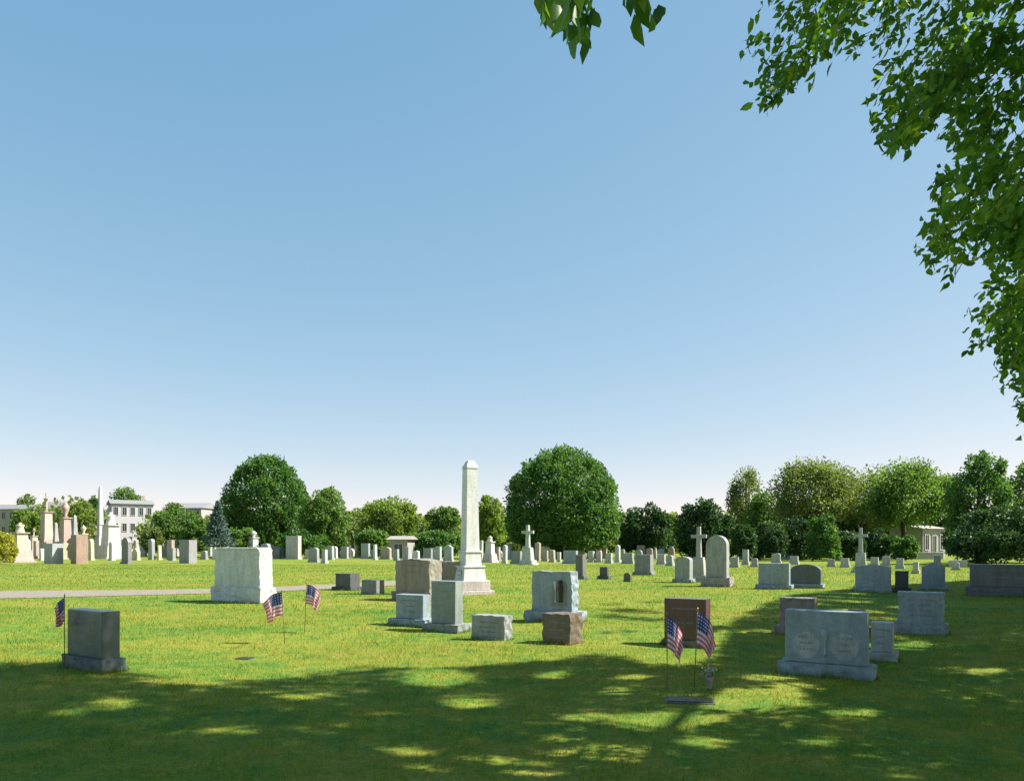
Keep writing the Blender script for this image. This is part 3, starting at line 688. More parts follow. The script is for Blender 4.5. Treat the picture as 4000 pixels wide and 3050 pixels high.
for s in (-1, 1):
    MB().prism([(s*W*0.235+W*0.17*math.cos(a), z0+(H-z0)*0.34+(H-z0)*0.26*math.sin(a)) for a in np.linspace(0, 2*math.pi, 28, endpoint=False)], -D/2-0.006, -D/2+0.02).build('carved_round', lightg, r13)
    inscription(r13, W, z0+(H-z0)*0.16, z0+(H-z0)*0.52, D+0.014, M_cutd, 60+s, rows=3, xf=s*W*0.235, ww=W*0.2)
MB().lathe((0, -D/2-0.004, z0+0.1), [(0.03, 0), (0.015, 0.04), (0.015, 0.16), (0.04, 0.22), (0.05, 0.30), (0.02, 0.33)], 12).build('carved_urn', lightg, r13, True)
FACE[0] = stone((0.26, 0.335, 0.38), 0.55, 0.16, 0.35)
inscription(r13, W, z0+(H-z0)*0.68, z0+(H-z0)*0.86, D, M_cut, 77, rows=1, big=True, ww=W*0.34)
slab('brownish headstone with brilliant sunlit top peeping over the widest near headstone', 3046, 3182, 3206, 2332, 2480, 'flat', (0.27, 0.22, 0.20), D=0.36, rock=True)
slab('small dark red headstone peeping over the widest near headstone at its right', 3312, 3376, None, 2374, 2475, 'flat', (0.17, 0.09, 0.09), D=0.2)
slab('small pale blue grey headstone tucked beside the widest near headstone', 3402, 3488, 3502, 2426, 2578, 'flat', (0.42, 0.46, 0.47), D=0.24, text=3, bh=0.12, bm=0.05)
slab('square blue grey headstone in the shade, right of the widest near headstone', 3508, 3686, 3702, 2312, 2478, 'flat', BLUE, D=0.3, text=4, bh=0.2, bm=0.06, rock=True)
slab('long dark granite monument at the far right edge in deep shade', 3788, 4085, None, 2206, 2334, 'flat', (0.11, 0.13, 0.14), D=0.55, text=2, bh=0.3, bm=0.1, rough=0.35)
# --- middle distance right
slab('round headed tall grey gravestone, sunlit along its curved right edge', 2757, 2838, None, 2090, 2292, 'round', (0.36, 0.37, 0.36), D=0.4, bh=0.35, bm=0.15, basecol=(0.36, 0.32, 0.33))
slab('blue grey headstone left one of the touching shaded pair on the right', 2962, 3082, None, 2200, 2302, 'flat', BLUE, D=0.3)
slab('dark headstone with bluish top, right one of the touching shaded pair', 3086, 3206, None, 2204, 2298, 'oval', (0.10, 0.12, 0.125), D=0.35, basecol=BLUE)
slab('blue grey wide headstone with a pale right end behind the square blue one', 3340, 3478, 3492, 2206, 2314, 'serp', BLUE, D=0.35)
slab('small black headstone squeezed right of the pale ended blue grey one', 3496, 3548, None, 2230, 2316, 'flat', BLACK, D=0.25)
slab('narrow blue grey headstone directly above the square blue grey one', 3600, 3692, None, 2196, 2306, 'shoulder', BLUE, D=0.3)
slab('white topped low headstone on the bright lawn near the long dark monument', 3706, 3778, None, 2188, 2216, 'flat', LGREY, D=0.3, base=False)
slab('grey headstone with bright white right end left of the cross monument', 2478, 2540, 2560, 2166, 2246, 'flat', (0.25, 0.25, 0.25), D=0.5)
slab('round shouldered grey headstone with white edge and bluish base beside the cross monument', 2636, 2694, 2712, 2174, 2276, 'oval', (0.33, 0.36, 0.345), D=0.45, basecol=BLUE)
slab('narrow dark headstone with pale right side near the largest round tree', 2248, 2276, 2290, 2166, 2262, 'flat', (0.15, 0.14, 0.15), D=0.4)
slab('tiny dark headstone left one on the lawn right of the narrow dark stone', 2342, 2372, None, 2214, 2262, 'flat', DARK, D=0.2)
slab('tiny dark olive headstone right one on the lawn, darkest of the small ones', 2436, 2462, None, 2236, 2272, 'round', (0.09, 0.09, 0.06), D=0.15, base=False)
slab('blue grey headstone standing before the right foot of the largest round tree', 2200, 2250, None, 2150, 2202, 'flat', BLUE, D=0.4)

def monument(label, px, yb, name, group=None, yaw=YAW, cat='monument'):
    d = EYE*F/(yb-YH); x = (px-2000)/F*d
    root = empty(name, (x, d, hgt(x, d)), -R(yaw)); tag(root, label, cat, group)
    return root, (lambda p: (yb-p)/F*d), d/F
# white obelisk
ro, Z, k = monument('tall white marble obelisk on stepped base, the tallest monument', 1836, 2318, 'obelisk', yaw=62, cat='obelisk')
wm = stone((0.76, 0.75, 0.74), 0.55, 0.08, 0.25); pm_ = stone((0.60, 0.52, 0.50), 0.75, 0.15, 0.4)
u = 48*k
MB().box((0, 0, 0.02), (u*3.0, u*3.0, 0.20), 0.015).build('lower_step', pm_, ro)
MB().box((0, 0, 0.12+0.16), (u*2.5, u*2.5, 0.32), 0.02).build('upper_step', pm_, ro)
zz = 0.441
MB().frustum((0, 0, zz), (u*2.0, u*2.0), (u*1.75, u*1.75), Z(2215)-zz).build('plinth', wm, ro)
m = MB(); m.box((0, 0, Z(2215)+0.03), (u*1.9, u*1.9, 0.06), 0.01); m.frustum((0, 0, Z(2215)+0.06), (u*1.42, u*1.42), (u*1.3, u*1.3), Z(2150)-Z(2215)-0.12); m.box((0, 0, Z(2150)-0.03), (u*1.45, u*1.45, 0.06), 0.01); m.build('die', wm, ro)
m = MB(); m.frustum((0, 0, Z(2150)), (u*1.16, u*1.16), (u*0.92, u*0.92), Z(1832)-Z(2150)); m.build('shaft', wm, ro)
m = MB(); m.box((0, 0, Z(1832)+0.03), (u*0.99, u*0.99, 0.05), 0.008); m.frustum((0, 0, Z(1832)+0.06), (u*0.98, u*0.98), (u*0.5, u*0.5), Z(1808)-Z(1832)); m.build('cap', wm, ro)
FACE[0] = wm
inscription(ro, u*1.3, Z(2290)+0.25, Z(2225), u*2.0, M_cutd, 31, rows=2)

def cross_mon(label, px, yt, yb, w, c, group=None, shaft=0.42, yaw=YAW):
    r, Z, k = monument(label, px, yb, 'cross_monument', group, yaw); mt = stone(c); H = Z(yt); W = w*k; zb = H*0.32
    m = MB(); m.box((0, 0, 0.02), (W*1.25, W*0.9, 0.18), 0.01); m.box((0, 0, 0.11+H*0.04), (W, W*0.7, H*0.08), 0.01); m.build('base', mt, r)
    MB().frustum((0, 0, 0.11+H*0.08), (W*0.75, W*0.5), (W*0.6, W*0.4), zb-H*0.0).build('pedestal', mt, r)
    z1 = 0.11+H*0.08+zb; s = W*0.2
    m = MB(); m.frustum((0, 0, z1), (s*1.5, s*1.2), (s, s*0.9), H-z1); a = z1+(H-z1)*0.68
    m.box((-W*0.28, 0, a), (W*0.36, s*0.85, s), 0.01); m.box((W*0.28, 0, a), (W*0.36, s*0.85, s), 0.01); m.build('cross', mt, r)
    return r
def column_mon(label, px, yt, yb, w, cb, cs, finial='urn', group=None, yaw=YAW, name='column_monument'):
    r, Z, k = monument(label, px, yb, name, group, yaw); H = Z(yt); W = w*k; mb, ms = stone(cb), stone(cs)
    m = MB(); m.box((0, 0, 0.03), (W*1.2, W*1.2, 0.24), 0.01); m.frustum((0, 0, 0.15), (W, W), (W*0.85, W*0.85), H*0.26); m.build('base', mb, r)
    z1 = 0.15+H*0.26
    if finial == 'spire':
        MB().frustum((0, 0, z1), (W*0.62, W*0.62), (W*0.30, W*0.30), (H-z1)*0.93).build('shaft', ms, r)
        MB().frustum((0, 0, z1+(H-z1)*0.93), (W*0.30, W*0.30), (W*0.04, W*0.04), (H-z1)*0.07).build('cap', ms, r)
        return r
    MB().frustum((0, 0, z1), (W*0.66, W*0.66), (W*0.56, W*0.56), H*0.42).build('shaft', ms, r)
    z2 = z1+H*0.42; MB().box((0, 0, z2+0.05), (W*0.74, W*0.74, 0.1), 0.015).build('cornice', mb, r); z2 += 0.1; h = H-z2; q = W*0.30
    if finial == 'urn': MB().lathe((0, 0, z2), [(q*0.7, 0), (q*0.35, h*0.15), (q*0.9, h*0.5), (q, h*0.68), (q*0.5, h*0.8), (q*0.55, h*0.86), (q*0.15, h*0.95), (0.01, h)], 12).build('urn', ms, r, True)
    elif finial == 'figure':
        MB().lathe((0, 0, z2), [(q*0.9, 0), (q*0.75, h*0.1), (q*0.6, h*0.5), (q*0.75, h*0.68), (q*0.7, h*0.76), (q*0.28, h*0.81), (q*0.34, h*0.88), (q*0.32, h*0.95), (0.02, h)], 12).build('robed_statue', ms, r, True)
    elif finial == 'cross':
        m = MB(); m.box((0, 0, z2+h/2), (q*0.35, q*0.35, h)); m.box((-q*0.5, 0, z2+h*0.66), (q*0.65, q*0.3, q*0.35)); m.box((q*0.5, 0, z2+h*0.66), (q*0.65, q*0.3, q*0.35)); m.build('cross', ms, r)
    return r
cross_mon('slim grey cross monument standing left of the round headed tall gravestone', 2730, 2056, 2272, 66, (0.42, 0.42, 0.38))
cross_mon('white cross monument standing before the largest round tree', 2062, 2050, 2205, 56, (0.60, 0.62, 0.57))
cross_mon('pale cross monument between the airy trees and the beige house', 3362, 2060, 2236, 54, (0.48, 0.48, 0.50))
column_mon('pinkish white statue monument right of the obelisk', 1914, 2092, 2196, 44, (0.62, 0.52, 0.48), WHITE, 'figure', name='statue_monument')
# left cluster
LG = 'tall monuments on the left'
column_mon('cream and pink statue monument, first from the left edge', 78, 2040, 2196, 70, PINK, CREAM, 'figure', LG, name='statue_monument')
column_mon('pinkish granite column topped by a small cross, second from the left', 182, 1925, 2178, 50, PINK, (0.56, 0.45, 0.38), 'cross', LG)
column_mon('pink and yellow granite column with urn between the cross column and the white spire', 256, 1958, 2184, 48, (0.48, 0.42, 0.26), (0.50, 0.33, 0.29), 'urn', LG)
column_mon('mauve granite column just left of the white spire', 366, 1990, 2168, 48, MAUVE, (0.38, 0.22, 0.27), 'urn', LG)
column_mon('white monument drawn up into a tall thin spire', 392, 1895, 2176, 32, (0.60, 0.56, 0.52), (0.62, 0.60, 0.57), 'spire', LG, name='spire_monument')
column_mon('broad white marble statue monument touching the right of the white spire', 432, 2000, 2182, 74, (0.68, 0.62, 0.55), (0.76, 0.72, 0.68), 'figure', LG, name='statue_monument')
slab('white backed headstone at the foot of the cross topped column', 172, 204, 224, 2122, 2202, 'flat', (0.42, 0.42, 0.46), D=0.9, base=False)
slab('reddish brown headstone with wide cream sunlit side in the left cluster', 276, 298, 326, 2088, 2202, 'flat', (0.34, 0.22, 0.16), D=1.0, base=False)
slab('slim dark grey headstone right of the broad white statue monument', 474, 500, None, 2098, 2202, 'gothic', (0.20, 0.20, 0.20), D=0.35)
slab('grey headstone with brilliant white side on the left lawn edge', 700, 738, 764, 2108, 2200, 'flat', (0.30, 0.29, 0.30), D=0.8, base=False)
column_mon('beige granite square column in the middle of the left half', 664, 2048, 2172, 50, (0.42, 0.38, 0.33), (0.46, 0.42, 0.35), 'urn')
slab('narrow pale headstone first after the slim dark grey one', 546, 562, None, 2096, 2160, 'flat', LGREY, D=0.3)
slab('pinkish narrow headstone second after the slim dark grey one', 572, 590, None, 2090, 2160, 'round', PINK, D=0.3)
slab('white narrow headstone third after the slim dark grey one', 598, 614, None, 2098, 2158, 'flat', WHITE, D=0.3)
slab('tan wide headstone just right of the beige square column', 686, 722, None, 2066, 2166, 'flat', TAN, D=0.5)
slab('small pale headstone between the left lawn edge stone and the big white block', 790, 822, None, 2120, 2170, 'oval', LGREY, D=0.4)
column_mon('white marble column rising behind the big blocky white headstone', 990, 2072, 2180, 44, (0.66, 0.64, 0.6), WHITE, 'urn')
slab('white headstone directly behind the left top of the big blocky white headstone', 938, 968, None, 2112, 2180, 'flat', WHITE, D=0.4)
slab('tall pale beige headstone with grey panel under the left dome tree', 1116, 1164, None, 2092, 2184, 'flat', (0.56, 0.52, 0.48), D=0.5)
slab('wide slate grey headstone left of the tall pale beige one', 1052, 1110, None, 2132, 2180, 'flat', (0.22, 0.23, 0.25), D=0.4)
slab('grey headstone behind the right corner of the big blocky white one', 1018, 1046, None, 2122, 2186, 'oval', (0.34, 0.34, 0.38), D=0.4)

# far rows of small stones: (x0, x1, ytop, ybase, shape, colour) with what stands by each
ROW = 'small stones in the far rows'
far = [
 (1205, 1248, 2138, 2196, 'oval', GREY, 'grey rounded stone in the far row, first right of the tall pale beige headstone'),
 (1256, 1280, 2146, 2200, 'flat', LGREY, 'pale square stone in the far row, second right of the tall pale beige headstone'),
 (1284, 1306, 2132, 2186, 'flat', (0.4, 0.42, 0.45), 'bluish stone in the far row, third right of the tall pale beige headstone'),
 (1322, 1344, 2120, 2178, 'round', CREAM, 'cream round topped stone above the small dark square headstone'),
 (1352, 1372, 2128, 2180, 'flat', DARK, 'dark stone above the right edge of the small dark square headstone'),
 (1382, 1400, 2108, 2176, 'gothic', LGREY, 'pale pointed stone left of the bluish headstone in the far row'),
 (1410, 1446, 2122, 2182, 'flat', (0.38, 0.42, 0.43), 'bluish headstone in the far row above the short low grey headstone'),
 (1458, 1474, 2126, 2186, 'flat', WHITE, 'white slim stone in the far row above the short low grey headstone'),
 (1486, 1530, 2136, 2184, 'oval', TAN, 'tan wide stone in the far row below the small beige mausoleum'),
 (1540, 1560, 2144, 2190, 'flat', GREY, 'grey stone in the far row above the tall brownish granite headstone, left'),
 (1576, 1602, 2136, 2188, 'flat', (0.42, 0.41, 0.46), 'lilac grey stone above the tall brownish granite headstone, middle'),
 (1612, 1640, 2150, 2192, 'oval', WHITE, 'white low stone above the tall brownish granite headstone, right'),
 (1652, 1690, 2142, 2188, 'flat', (0.28, 0.31, 0.29), 'greenish grey stone in the far row left of the pale blue ones'),
 (1700, 1726, 2134, 2190, 'flat', (0.45, 0.49, 0.49), 'pale blue slim stone left of the obelisk'),
 (1734, 1772, 2128, 2194, 'shoulder', (0.42, 0.47, 0.49), 'pale blue shouldered stone nearest the left side of the obelisk'),
 (1872, 1888, 2110, 2186, 'flat', LGREY, 'slim pale stone touching the right side of the obelisk pedestal'),
 (1938, 1956, 2136, 2190, 'flat', PINK, 'pinkish slim stone right of the pinkish white statue monument'),
 (1962, 1982, 2128, 2200, 'gothic', (0.56, 0.57, 0.5), 'pale pointed slim stone left of the white cross monument'),
 (1996, 2040, 2152, 2202, 'flat', (0.27, 0.28, 0.29), 'grey wide stone touching the left foot of the white cross monument'),
 (2088, 2112, 2118, 2190, 'peak', TAN, 'tan peaked stone, first right of the white cross monument'),
 (2116, 2142, 2150, 2192, 'flat', (0.36, 0.32, 0.25), 'brownish tan stone, second right of the white cross monument'),
 (2146, 2170, 2148, 2196, 'oval', TAN, 'tan rounded stone, third right of the white cross monument'),
 (2174, 2192, 2156, 2194, 'flat', LGREY, 'pale small stone, fourth right of the white cross monument'),
 (2264, 2284, 2134, 2166, 'flat', LGREY, 'pale stone behind the narrow dark headstone'),
 (2296, 2322, 2152, 2196, 'flat', (0.48, 0.44, 0.46), 'pinkish grey stone, first right of the narrow dark headstone'),
 (2328, 2352, 2150, 2196, 'oval', (0.5, 0.45, 0.48), 'pinkish rounded stone, second right of the narrow dark headstone'),
 (2364, 2392, 2160, 2200, 'flat', (0.52, 0.50, 0.48), 'pale stone, third right of the narrow dark headstone'),
 (2402, 2424, 2128, 2196, 'gothic', LGREY, 'pale pointed stone at the right foot of the largest round tree'),
 (2430, 2476, 2160, 2202, 'flat', (0.36, 0.38, 0.38), 'grey wide stone left of the grey headstone with bright white end'),
 (2566, 2600, 2164, 2204, 'flat', (0.46, 0.45, 0.44), 'pale grey stone, first right of the grey headstone with bright white end'),
 (2602, 2632, 2168, 2210, 'oval', (0.4, 0.42, 0.42), 'grey rounded stone, second right of the grey headstone with bright white end'),
 (2852, 2886, 2176, 2216, 'flat', (0.4, 0.38, 0.40), 'grey low stone, first right of the round headed tall gravestone'),
 (2900, 2926, 2146, 2206, 'flat', (0.40, 0.42, 0.41), 'grey upright stone, second right of the round headed tall gravestone'),
 (2934, 2960, 2180, 2214, 'oval', (0.46, 0.37, 0.42), 'mauve rounded stone, third right of the round headed tall gravestone'),
 (3016, 3050, 2160, 2200, 'oval', (0.38, 0.43, 0.45), 'pale blue rounded stone behind the left one of the touching shaded pair'),
 (3086, 3120, 2172, 2204, 'flat', (0.42, 0.45, 0.44), 'pale grey stone behind the dark headstone of the touching shaded pair'),
 (3232, 3262, 2184, 2214, 'flat', (0.45, 0.40, 0.36), 'tan low stone, first right of the touching shaded pair'),
 (3284, 3318, 2180, 2216, 'flat', LGREY, 'white low stone, second right of the touching shaded pair'),
 (3400, 3432, 2176, 2212, 'flat', (0.38, 0.43, 0.42), 'greenish grey stone right of the pale cross monument'),
 (3446, 3478, 2170, 2210, 'oval', (0.40, 0.40, 0.43), 'grey rounded stone left below the beige house'),
 (3500, 3530, 2180, 2222, 'flat', (0.45, 0.44, 0.46), 'pale grey stone above the small black headstone'),
 (3566, 3590, 2194, 2240, 'flat', (0.52, 0.50, 0.42), 'cream stone between the small black headstone and the narrow blue grey one'),
 (3648, 3676, 2168, 2206, 'flat', (0.42, 0.44, 0.50), 'lilac grey stone behind the narrow blue grey headstone'),
 (3722, 3748, 2196, 2226, 'oval', (0.50, 0.46, 0.48), 'pinkish pale small stone between the narrow blue grey headstone and the long dark monument'),
 (118, 136, 2120, 2180, 'flat', LGREY, 'pale slim stone between the cream statue monument and the cross topped column'),
 (226, 242, 2134, 2196, 'flat', (0.44, 0.47, 0.5), 'pale blue slim stone between the two tall pink columns'),
 (512, 530, 2120, 2176, 'flat', (0.36, 0.38, 0.33), 'olive grey stone just right of the slim dark grey headstone'),
 (624, 642, 2110, 2164, 'oval', (0.45, 0.43, 0.38), 'beige rounded stone just left of the beige square column'),
]
for i, (a, b, t, y, st, c, lab) in enumerate(far):
    slab(lab, a, None, b, t, y, st, c, D=0.32, group=ROW, bh=0.2, bm=0.06, yaw=YAW+((i*37) % 11)-5, tilt=((i*53) % 7-3)*0.5)
rr_ = np.random.default_rng(3)
for i, (px, yt, yb, wd, f_, cb, cs, lab) in enumerate(((28, 2080, 2186, 36, 'urn', LGREY, TAN, 'small tan column monument at the very left edge of the cemetery'),
        (132, 2062, 2180, 34, 'cross', GREY, CREAM, 'small cream column with a cross between the cream statue and the tall cross column'),
        (218, 2040, 2180, 30, 'spire', LGREY, (0.4, 0.36, 0.33), 'thin brownish spire between the two tall pink columns'),
        (292, 2010, 2182, 34, 'spire', GREY, GREY, 'grey thin spire right of the pink and yellow column'),
        (326, 2050, 2184, 36, 'urn', CREAM, CREAM, 'short cream column between the grey thin spire and the mauve column'),
        (520, 2070, 2170, 32, 'cross', LGREY, LGREY, 'small grey column with a cross right of the slim dark grey headstone'),
        (1404, 2085, 2178, 28, 'cross', LGREY, LGREY, 'small pale cross column in the far row left of the beige mausoleum'),
        (2310, 2100, 2180, 26, 'urn', LGREY, LGREY, 'small pale urn column beneath the right part of the largest round tree'),
        (3130, 2110, 2186, 30, 'spire', LGREY, LGREY, 'small pale spire behind the touching shaded pair'))):
    column_mon(lab, px, yt, yb, wd, cb, cs, f_)
for i in range(34):
    xx = rr_.uniform(10, 790); yb = rr_.uniform(2172, 2190); w_ = rr_.uniform(16, 34)
    slab('tiny headstone crowded among the tall monuments at far left', xx-w_/2, None, xx+w_/2, yb-rr_.uniform(40, 85), yb, ['flat', 'round', 'flat', 'gothic', 'shoulder'][i % 5], [LGREY, GREY, WHITE, CREAM, PINK, TAN][int(rr_.integers(6))], D=0.35, group='far left crowd of headstones', bm=0.05, tilt=rr_.uniform(-2, 2))
pal = [LGREY, GREY, WHITE, TAN, PINK, (0.42, 0.46, 0.48), (0.36, 0.36, 0.33)]
for i in range(96):
    xx = rr_.uniform(770, 3480)
    if 1770 < xx < 1900: continue
    w_ = rr_.uniform(16, 34); yb = rr_.uniform(2176, 2186); slab('tiny weathered headstone in the farthest row right before the trees', xx-w_/2, None, xx+w_/2, yb-rr_.uniform(28, 56), yb, ['flat', 'round', 'oval', 'gothic', 'shoulder'][i % 5], pal[int(rr_.integers(7))], D=0.3, group='farthest row of headstones', bm=0.05, tilt=rr_.uniform(-2, 2))
# ------------------------------------------------------------------ dark plates set almost flush in the lawn
def flat_plate(label, px, py, w, dp, c, top_plate=True):
    x, y = ground_at(px, py); r = empty('flat_plate', (x, y, hgt(x, y)), -R(12)); tag(r, label, 'grave marker', 'flat plates in the lawn')
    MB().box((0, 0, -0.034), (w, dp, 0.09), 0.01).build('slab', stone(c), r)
    if top_plate:
        MB().box((0, 0, 0.012), (w*0.9, dp*0.8, 0.014), 0.004).build('top_plate', M_bronze, r)
flat_plate('flat dark plate in the grass under the two drooping flags', 2695, 2738, 0.50, 0.30, (0.07, 0.075, 0.07))
flat_plate('flat dark plate on the sunny lawn left of centre', 956, 2562, 0.24, 0.2, (0.08, 0.08, 0.07))


# ------------------------------------------------------------------ flags on short sticks
def flagmat():
    m, n, l, b = newmat('flag_cloth')
    at = n.new('ShaderNodeAttribute'); at.attribute_name = 'uvw'; sx = n.new('ShaderNodeSeparateXYZ'); l.new(at.outputs['Vector'], sx.inputs[0])
    def M(op, a, b_=None):
        k = n.new('ShaderNodeMath'); k.operation = op
        for i, v in ((0, a), (1, b_)):
            if v is None: continue
            if isinstance(v, (int, float)): k.inputs[i].default_value = v
            else: l.new(v, k.inputs[i])
        return k.outputs[0]
    u_, v_ = sx.outputs[0], sx.outputs[1]
    stripe = M('LESS_THAN', M('FRACT', M('MULTIPLY', v_, 6.5)), 0.5)
    c = mixc(n, l, stripe, (0.74, 0.66, 0.67), (0.56, 0.13, 0.17))
    canton = M('MULTIPLY', M('LESS_THAN', u_, 0.4), M('GREATER_THAN', v_, 6/13.0))
    # stars: staggered dots
    su = M('SUBTRACT', M('FRACT', M('MULTIPLY', u_, 15.0)), 0.5); sv = M('SUBTRACT', M('FRACT', M('MULTIPLY', v_, 9.3)), 0.5)
    dd = M('ADD', M('MULTIPLY', su, su), M('MULTIPLY', sv, sv)); star = M('LESS_THAN', dd, 0.06)
    cc = mixc(n, l, star, (0.035, 0.05, 0.19), (0.5, 0.5, 0.5))
    col = mixc(n, l, canton, c, cc)
    l.new(col, b.inputs['Base Color']); b.inputs['Roughness'].default_value = 0.75
    t = n.new('ShaderNodeBsdfTranslucent'); l.new(col, t.inputs[0])
    mx = n.new('ShaderNodeMixShader'); mx.inputs[0].default_value = 0.5
    l.new(b.outputs[0], mx.inputs[1]); l.new(t.outputs[0], mx.inputs[2]); l.new(mx.outputs[0], n['Material Output'].inputs[0])
    return m
M_flag = flagmat(); M_wood = plain('stick_wood', (0.30, 0.20, 0.10), 0.6, 0, 0.2, 40); M_gold = plain('gilt', (0.5, 0.36, 0.1), 0.35, 0.7)
def flag(label, px, py, ytop, spread=0.2, side=1, yaw=0, seed=0, lean=0.0, drop=0.42, group='small flags on sticks', foot=True, size=1.0):
    """a 30 x 45 cm stick flag hanging limp; foot of the stick at photo point (px, py)"""
    x, y = ground_at(px, py); H = (py-ytop)/F*y
    r = empty('flag', (x, y, hgt(x, y)), R(yaw)); r.rotation_euler.y = R(lean); tag(r, label, 'flag', group)
    MB().tube([(0, 0, -0.08), (0, 0, H)], [0.0055, 0.0055], 8).build('stick', M_wood, r, True)
    MB().lathe((0, 0, H), [(0.006, 0), (0.010, 0.008), (0.008, 0.018), (0.001, 0.045)], 8).build('finial', M_gold, r, True)
    # cloth: hoist along the stick, fly swinging down in folds
    nu, nv = 40, 24; fw, fh = 0.46*size, 0.30*size; rs = random.Random(seed); ph = rs.uniform(0, 6)
    Vv, UV = [], []
    for j in range(nv+1):
        v = j/nv
        for i in range(nu+1):
            u = i/nu
            out = spread*(1-math.exp(-2.4*u))/(1-math.exp(-2.4))           # how far the fly reaches sideways
            sag = drop*(u**1.25)
            zc = H-0.012-(1-v)*fh*(1-0.10*u)-sag*(0.75+0.25*v)+0.03*u*math.sin(5*u+ph+seed)
            xc = side*(out*(0.8+0.35*v)+0.012*math.sin(9*u+3*v+ph)*u)
            yc = 0.055*math.sin(11*u+2.2*v+ph)*min(1, u*3)*(0.6+0.5*(1-v))+0.02*math.sin(23*u+ph)*u
            Vv.append((xc, yc, zc)); UV.append((u, v, 0))
    Vv = np.array(Vv); Vv[:, 2] = np.maximum(Vv[:, 2], 0.03)
    idx = np.arange(len(Vv)).reshape(nv+1, nu+1); Q = np.stack([idx[:-1, :-1], idx[:-1, 1:], idx[1:, 1:], idx[1:, :-1]], -1).reshape(-1, 4)
    me = np_mesh('cloth', Vv, Q, 4); a = me.attributes.new('uvw', 'FLOAT_VECTOR', 'POINT'); a.data.foreach_set('vector', np.array(UV, dtype=np.float32).ravel())
    for p in me.polygons: p.use_smooth = True
    link('cloth', me, M_flag, r)
    return r
flag('small flag hanging limp on a stick, left one of the sunlit pair', 1112, 2512, 2306, 0.30, -1, -8, 1, drop=0.22, size=1.25, lean=-3)
flag('small flag hanging limp on a stick, right one of the sunlit pair', 1190, 2476, 2284, 0.24, 1, 6, 2, drop=0.24, size=1.15, lean=2)
flag('small flag drooping at the left front of the dark red brown headstone', 2606, 2702, 2408, 0.16, 1, 5, 3, drop=0.34, size=1.15)
flag('small flag drooping at the right front of the dark red brown headstone', 2712, 2692, 2396, 0.18, 1, -5, 4, drop=0.34, size=1.2, lean=2.5)
flag('small rolled flag on a thin stick left of the dark lower left headstone', 252, 2622, 2344, 0.10, -1, 0, 5, drop=0.16)

# small flower bunch in a metal cone beside the drooping flags
x, y = ground_at(2772, 2702); fr = empty('flower_vase', (x, y, hgt(x, y))); tag(fr, 'small grey metal vase of whitish flowers beside the right drooping flag', 'flower vase')
MB().lathe((0, 0, 0), [(0.03, 0), (0.025, 0.02), (0.035, 0.10), (0.048, 0.15)], 14).build('vase', plain('zinc', (0.32, 0.33, 0.34), 0.5, 0.4), fr, True)
rs = np.random.default_rng(12); P = rs.normal(size=(90, 3))*np.array([0.04, 0.04, 0.03])+np.array([0, 0, 0.20]); Vv, Qq = leaf_cloud(P, rs.normal(size=(90, 3)), 0.028, 0.024, rs)
link('flowers', np_mesh('flowers', Vv, Qq, 4), plain('petals', (0.62, 0.62, 0.58), 0.7), fr)
P = rs.normal(size=(60, 3))*np.array([0.03, 0.03, 0.02])+np.array([0, 0, 0.16]); Vv, Qq = leaf_cloud(P, rs.normal(size=(60, 3))+np.array([0, 0, 1]), 0.05, 0.015, rs)
link('stems', np_mesh('stems', Vv, Qq, 4), LM['mid'], fr)

# ------------------------------------------------------------------ buildings behind
M_glass = plain('window_glass', (0.05, 0.06, 0.07), 0.12, 0, 0.2, 1)
M_trim = plain('trim_paint', (0.62, 0.62, 0.60), 0.6)
def wallmat(c):
    c = tuple(0.62*x for x in c)
    m, n, l, b = newmat('clapboard'); tc = n.new('ShaderNodeTexCoord')
    wv = n.new('ShaderNodeTexWave'); wv.bands_direction = 'Z'; wv.inputs['Scale'].default_value = 1.6; l.new(tc.outputs['Object'], wv.inputs['Vector'])
    r = ramp(n, [(0.3, tuple(x*0.92 for x in c)), (0.7, c)]); l.new(noise(n, l, tc.outputs['Object'], 1.2, 5), r.inputs[0]); l.new(r.outputs[0], b.inputs['Base Color'])
    bp = n.new('ShaderNodeBump'); bp.inputs['Strength'].default_value = 0.3; bp.inputs['Distance'].default_value = 0.02; l.new(wv.outputs['Fac'], bp.inputs['Height']); l.new(bp.outputs[0], b.inputs['Normal'])
    b.inputs['Roughness'].default_value = 0.75; return m
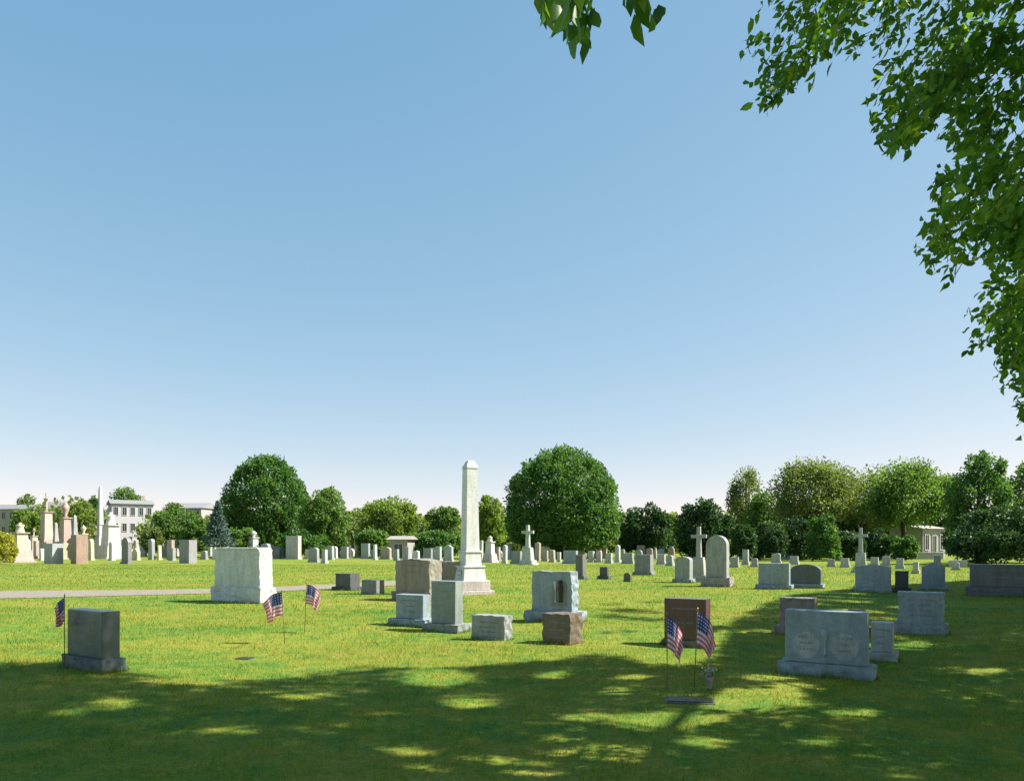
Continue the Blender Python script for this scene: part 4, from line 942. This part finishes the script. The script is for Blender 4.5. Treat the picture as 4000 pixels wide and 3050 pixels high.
def building(label, x0, x1, yt, d, c, rc, floors, cols, roof=0.8, depth=8, chimney=False, yaw=8, cat='building', name='building', door=False):
    xa, xb = (x0-2000)/F*d, (x1-2000)/F*d; W = xb-xa; H = EYE+(YH-yt)/F*d; hw = H-roof
    r = empty(name, ((xa+xb)/2, d+depth/2, 0), -R(yaw)); tag(r, label, cat)
    MB().box((0, 0, hw/2-0.1), (W, depth, hw+0.2)).build('wall', wallmat(c), r)
    m = MB(); e = 0.35; hx, hy = W/2+e, depth/2+e
    v = [m.bm.verts.new(p) for p in ((-hx, -hy, hw+0.002), (hx, -hy, hw+0.002), (hx, hy, hw+0.002), (-hx, hy, hw+0.002), (-hx*0.98, 0, hw+roof), (hx*0.98, 0, hw+roof))]
    for f in ((0, 1, 5, 4), (2, 3, 4, 5), (1, 2, 5), (3, 0, 4), (3, 2, 1, 0)): m.bm.faces.new([v[i] for i in f])
    rf = m.build('roof', plain('shingles', rc, 0.9, 0, 0.25, 6), r)
    if chimney: MB().box((W*0.3, 0.5, hw+roof*0.5+0.5), (0.7, 0.7, roof+1.0), 0.02).build('chimney', stone(PINK), rf)
    fhh = hw/floors; ww = min(1.0, W/cols*0.45)
    for i in range(floors):
        for j in range(cols):
            cx = -W/2+W*(j+0.5)/cols; cz = fhh*(i+0.55)
            isdoor = door and i == 0 and j == cols//2
            hh = fhh*0.48
            if isdoor: cz = fhh*0.4; hh = fhh*0.72
            m = MB()
            for (ox, oz, sx, sz) in ((0, hh/2+0.05, ww+0.2, 0.1), (0, -hh/2-0.05, ww+0.2, 0.1), (-ww/2-0.05, 0, 0.1, hh), (ww/2+0.05, 0, 0.1, hh), (0, 0, 0.05, hh)):
                m.box((cx+ox, -depth/2-0.03, cz+oz), (sx, 0.1, sz))
            wn = m.build('door' if isdoor else 'window', M_trim, r)
            MB().box((cx, -depth/2-0.006, cz), (ww, 0.03, hh)).build('pane', M_glass, wn)
    return r
building('long white two storey building behind the monuments on the left', 412, 560, 1950, 150, (0.78, 0.75, 0.78), (0.30, 0.32, 0.31), 3, 5, 0.9, chimney=True, yaw=-35, depth=5)
building('beige building at the left edge with a grey roof', -60, 110, 1966, 150, (0.55, 0.52, 0.44), (0.28, 0.29, 0.30), 3, 5, 1.1)
building('low tan house between the beige building and the white one', 140, 250, 1955, 165, (0.50, 0.44, 0.36), (0.33, 0.30, 0.27), 2, 3, 1.8)
building('long grey roofed building mostly hidden by trees left of the dome tree', 640, 800, 1960, 175, (0.52, 0.50, 0.46), (0.34, 0.35, 0.35), 3, 6, 1.4, chimney=False)
building('small beige mausoleum just left of the obelisk behind far headstones', 1528, 1600, 2092, 84, (0.50, 0.47, 0.42), (0.42, 0.40, 0.36), 1, 1, 0.4, depth=3, cat='mausoleum', name='mausoleum', door=True)
building('beige house seen beneath the right airy tree', 3550, 3690, 2050, 84, (0.60, 0.56, 0.52), (0.50, 0.47, 0.43), 1, 3, 0.4, depth=4, door=True, yaw=-28, cat='house', name='house')
building('small pale house glimpsed behind the cross between the airy trees', 3275, 3405, 2080, 98, (0.48, 0.43, 0.40), (0.30, 0.28, 0.26), 1, 2, 1.0, depth=6, cat='house', name='house')

# low grey wall in front of the beige house
xw, yw = ground_at(3620, 2186); 
MBw = MB(); MBw.box((0, 0, 0.35), (6.6, 0.35, 0.8), 0.02); wl = MBw.build('low_wall', stone((0.42, 0.44, 0.44))); wl.location = (xw, yw+3, 0); tag(wl, 'low grey stone wall in front of the beige house', 'wall')

# lawn blades last, with untrimmed fringes round the footings
gr = link('grass', grass(), M_blade); tag(gr, 'short mown lawn grass covering the cemetery ground', 'grass', kind='stuff')
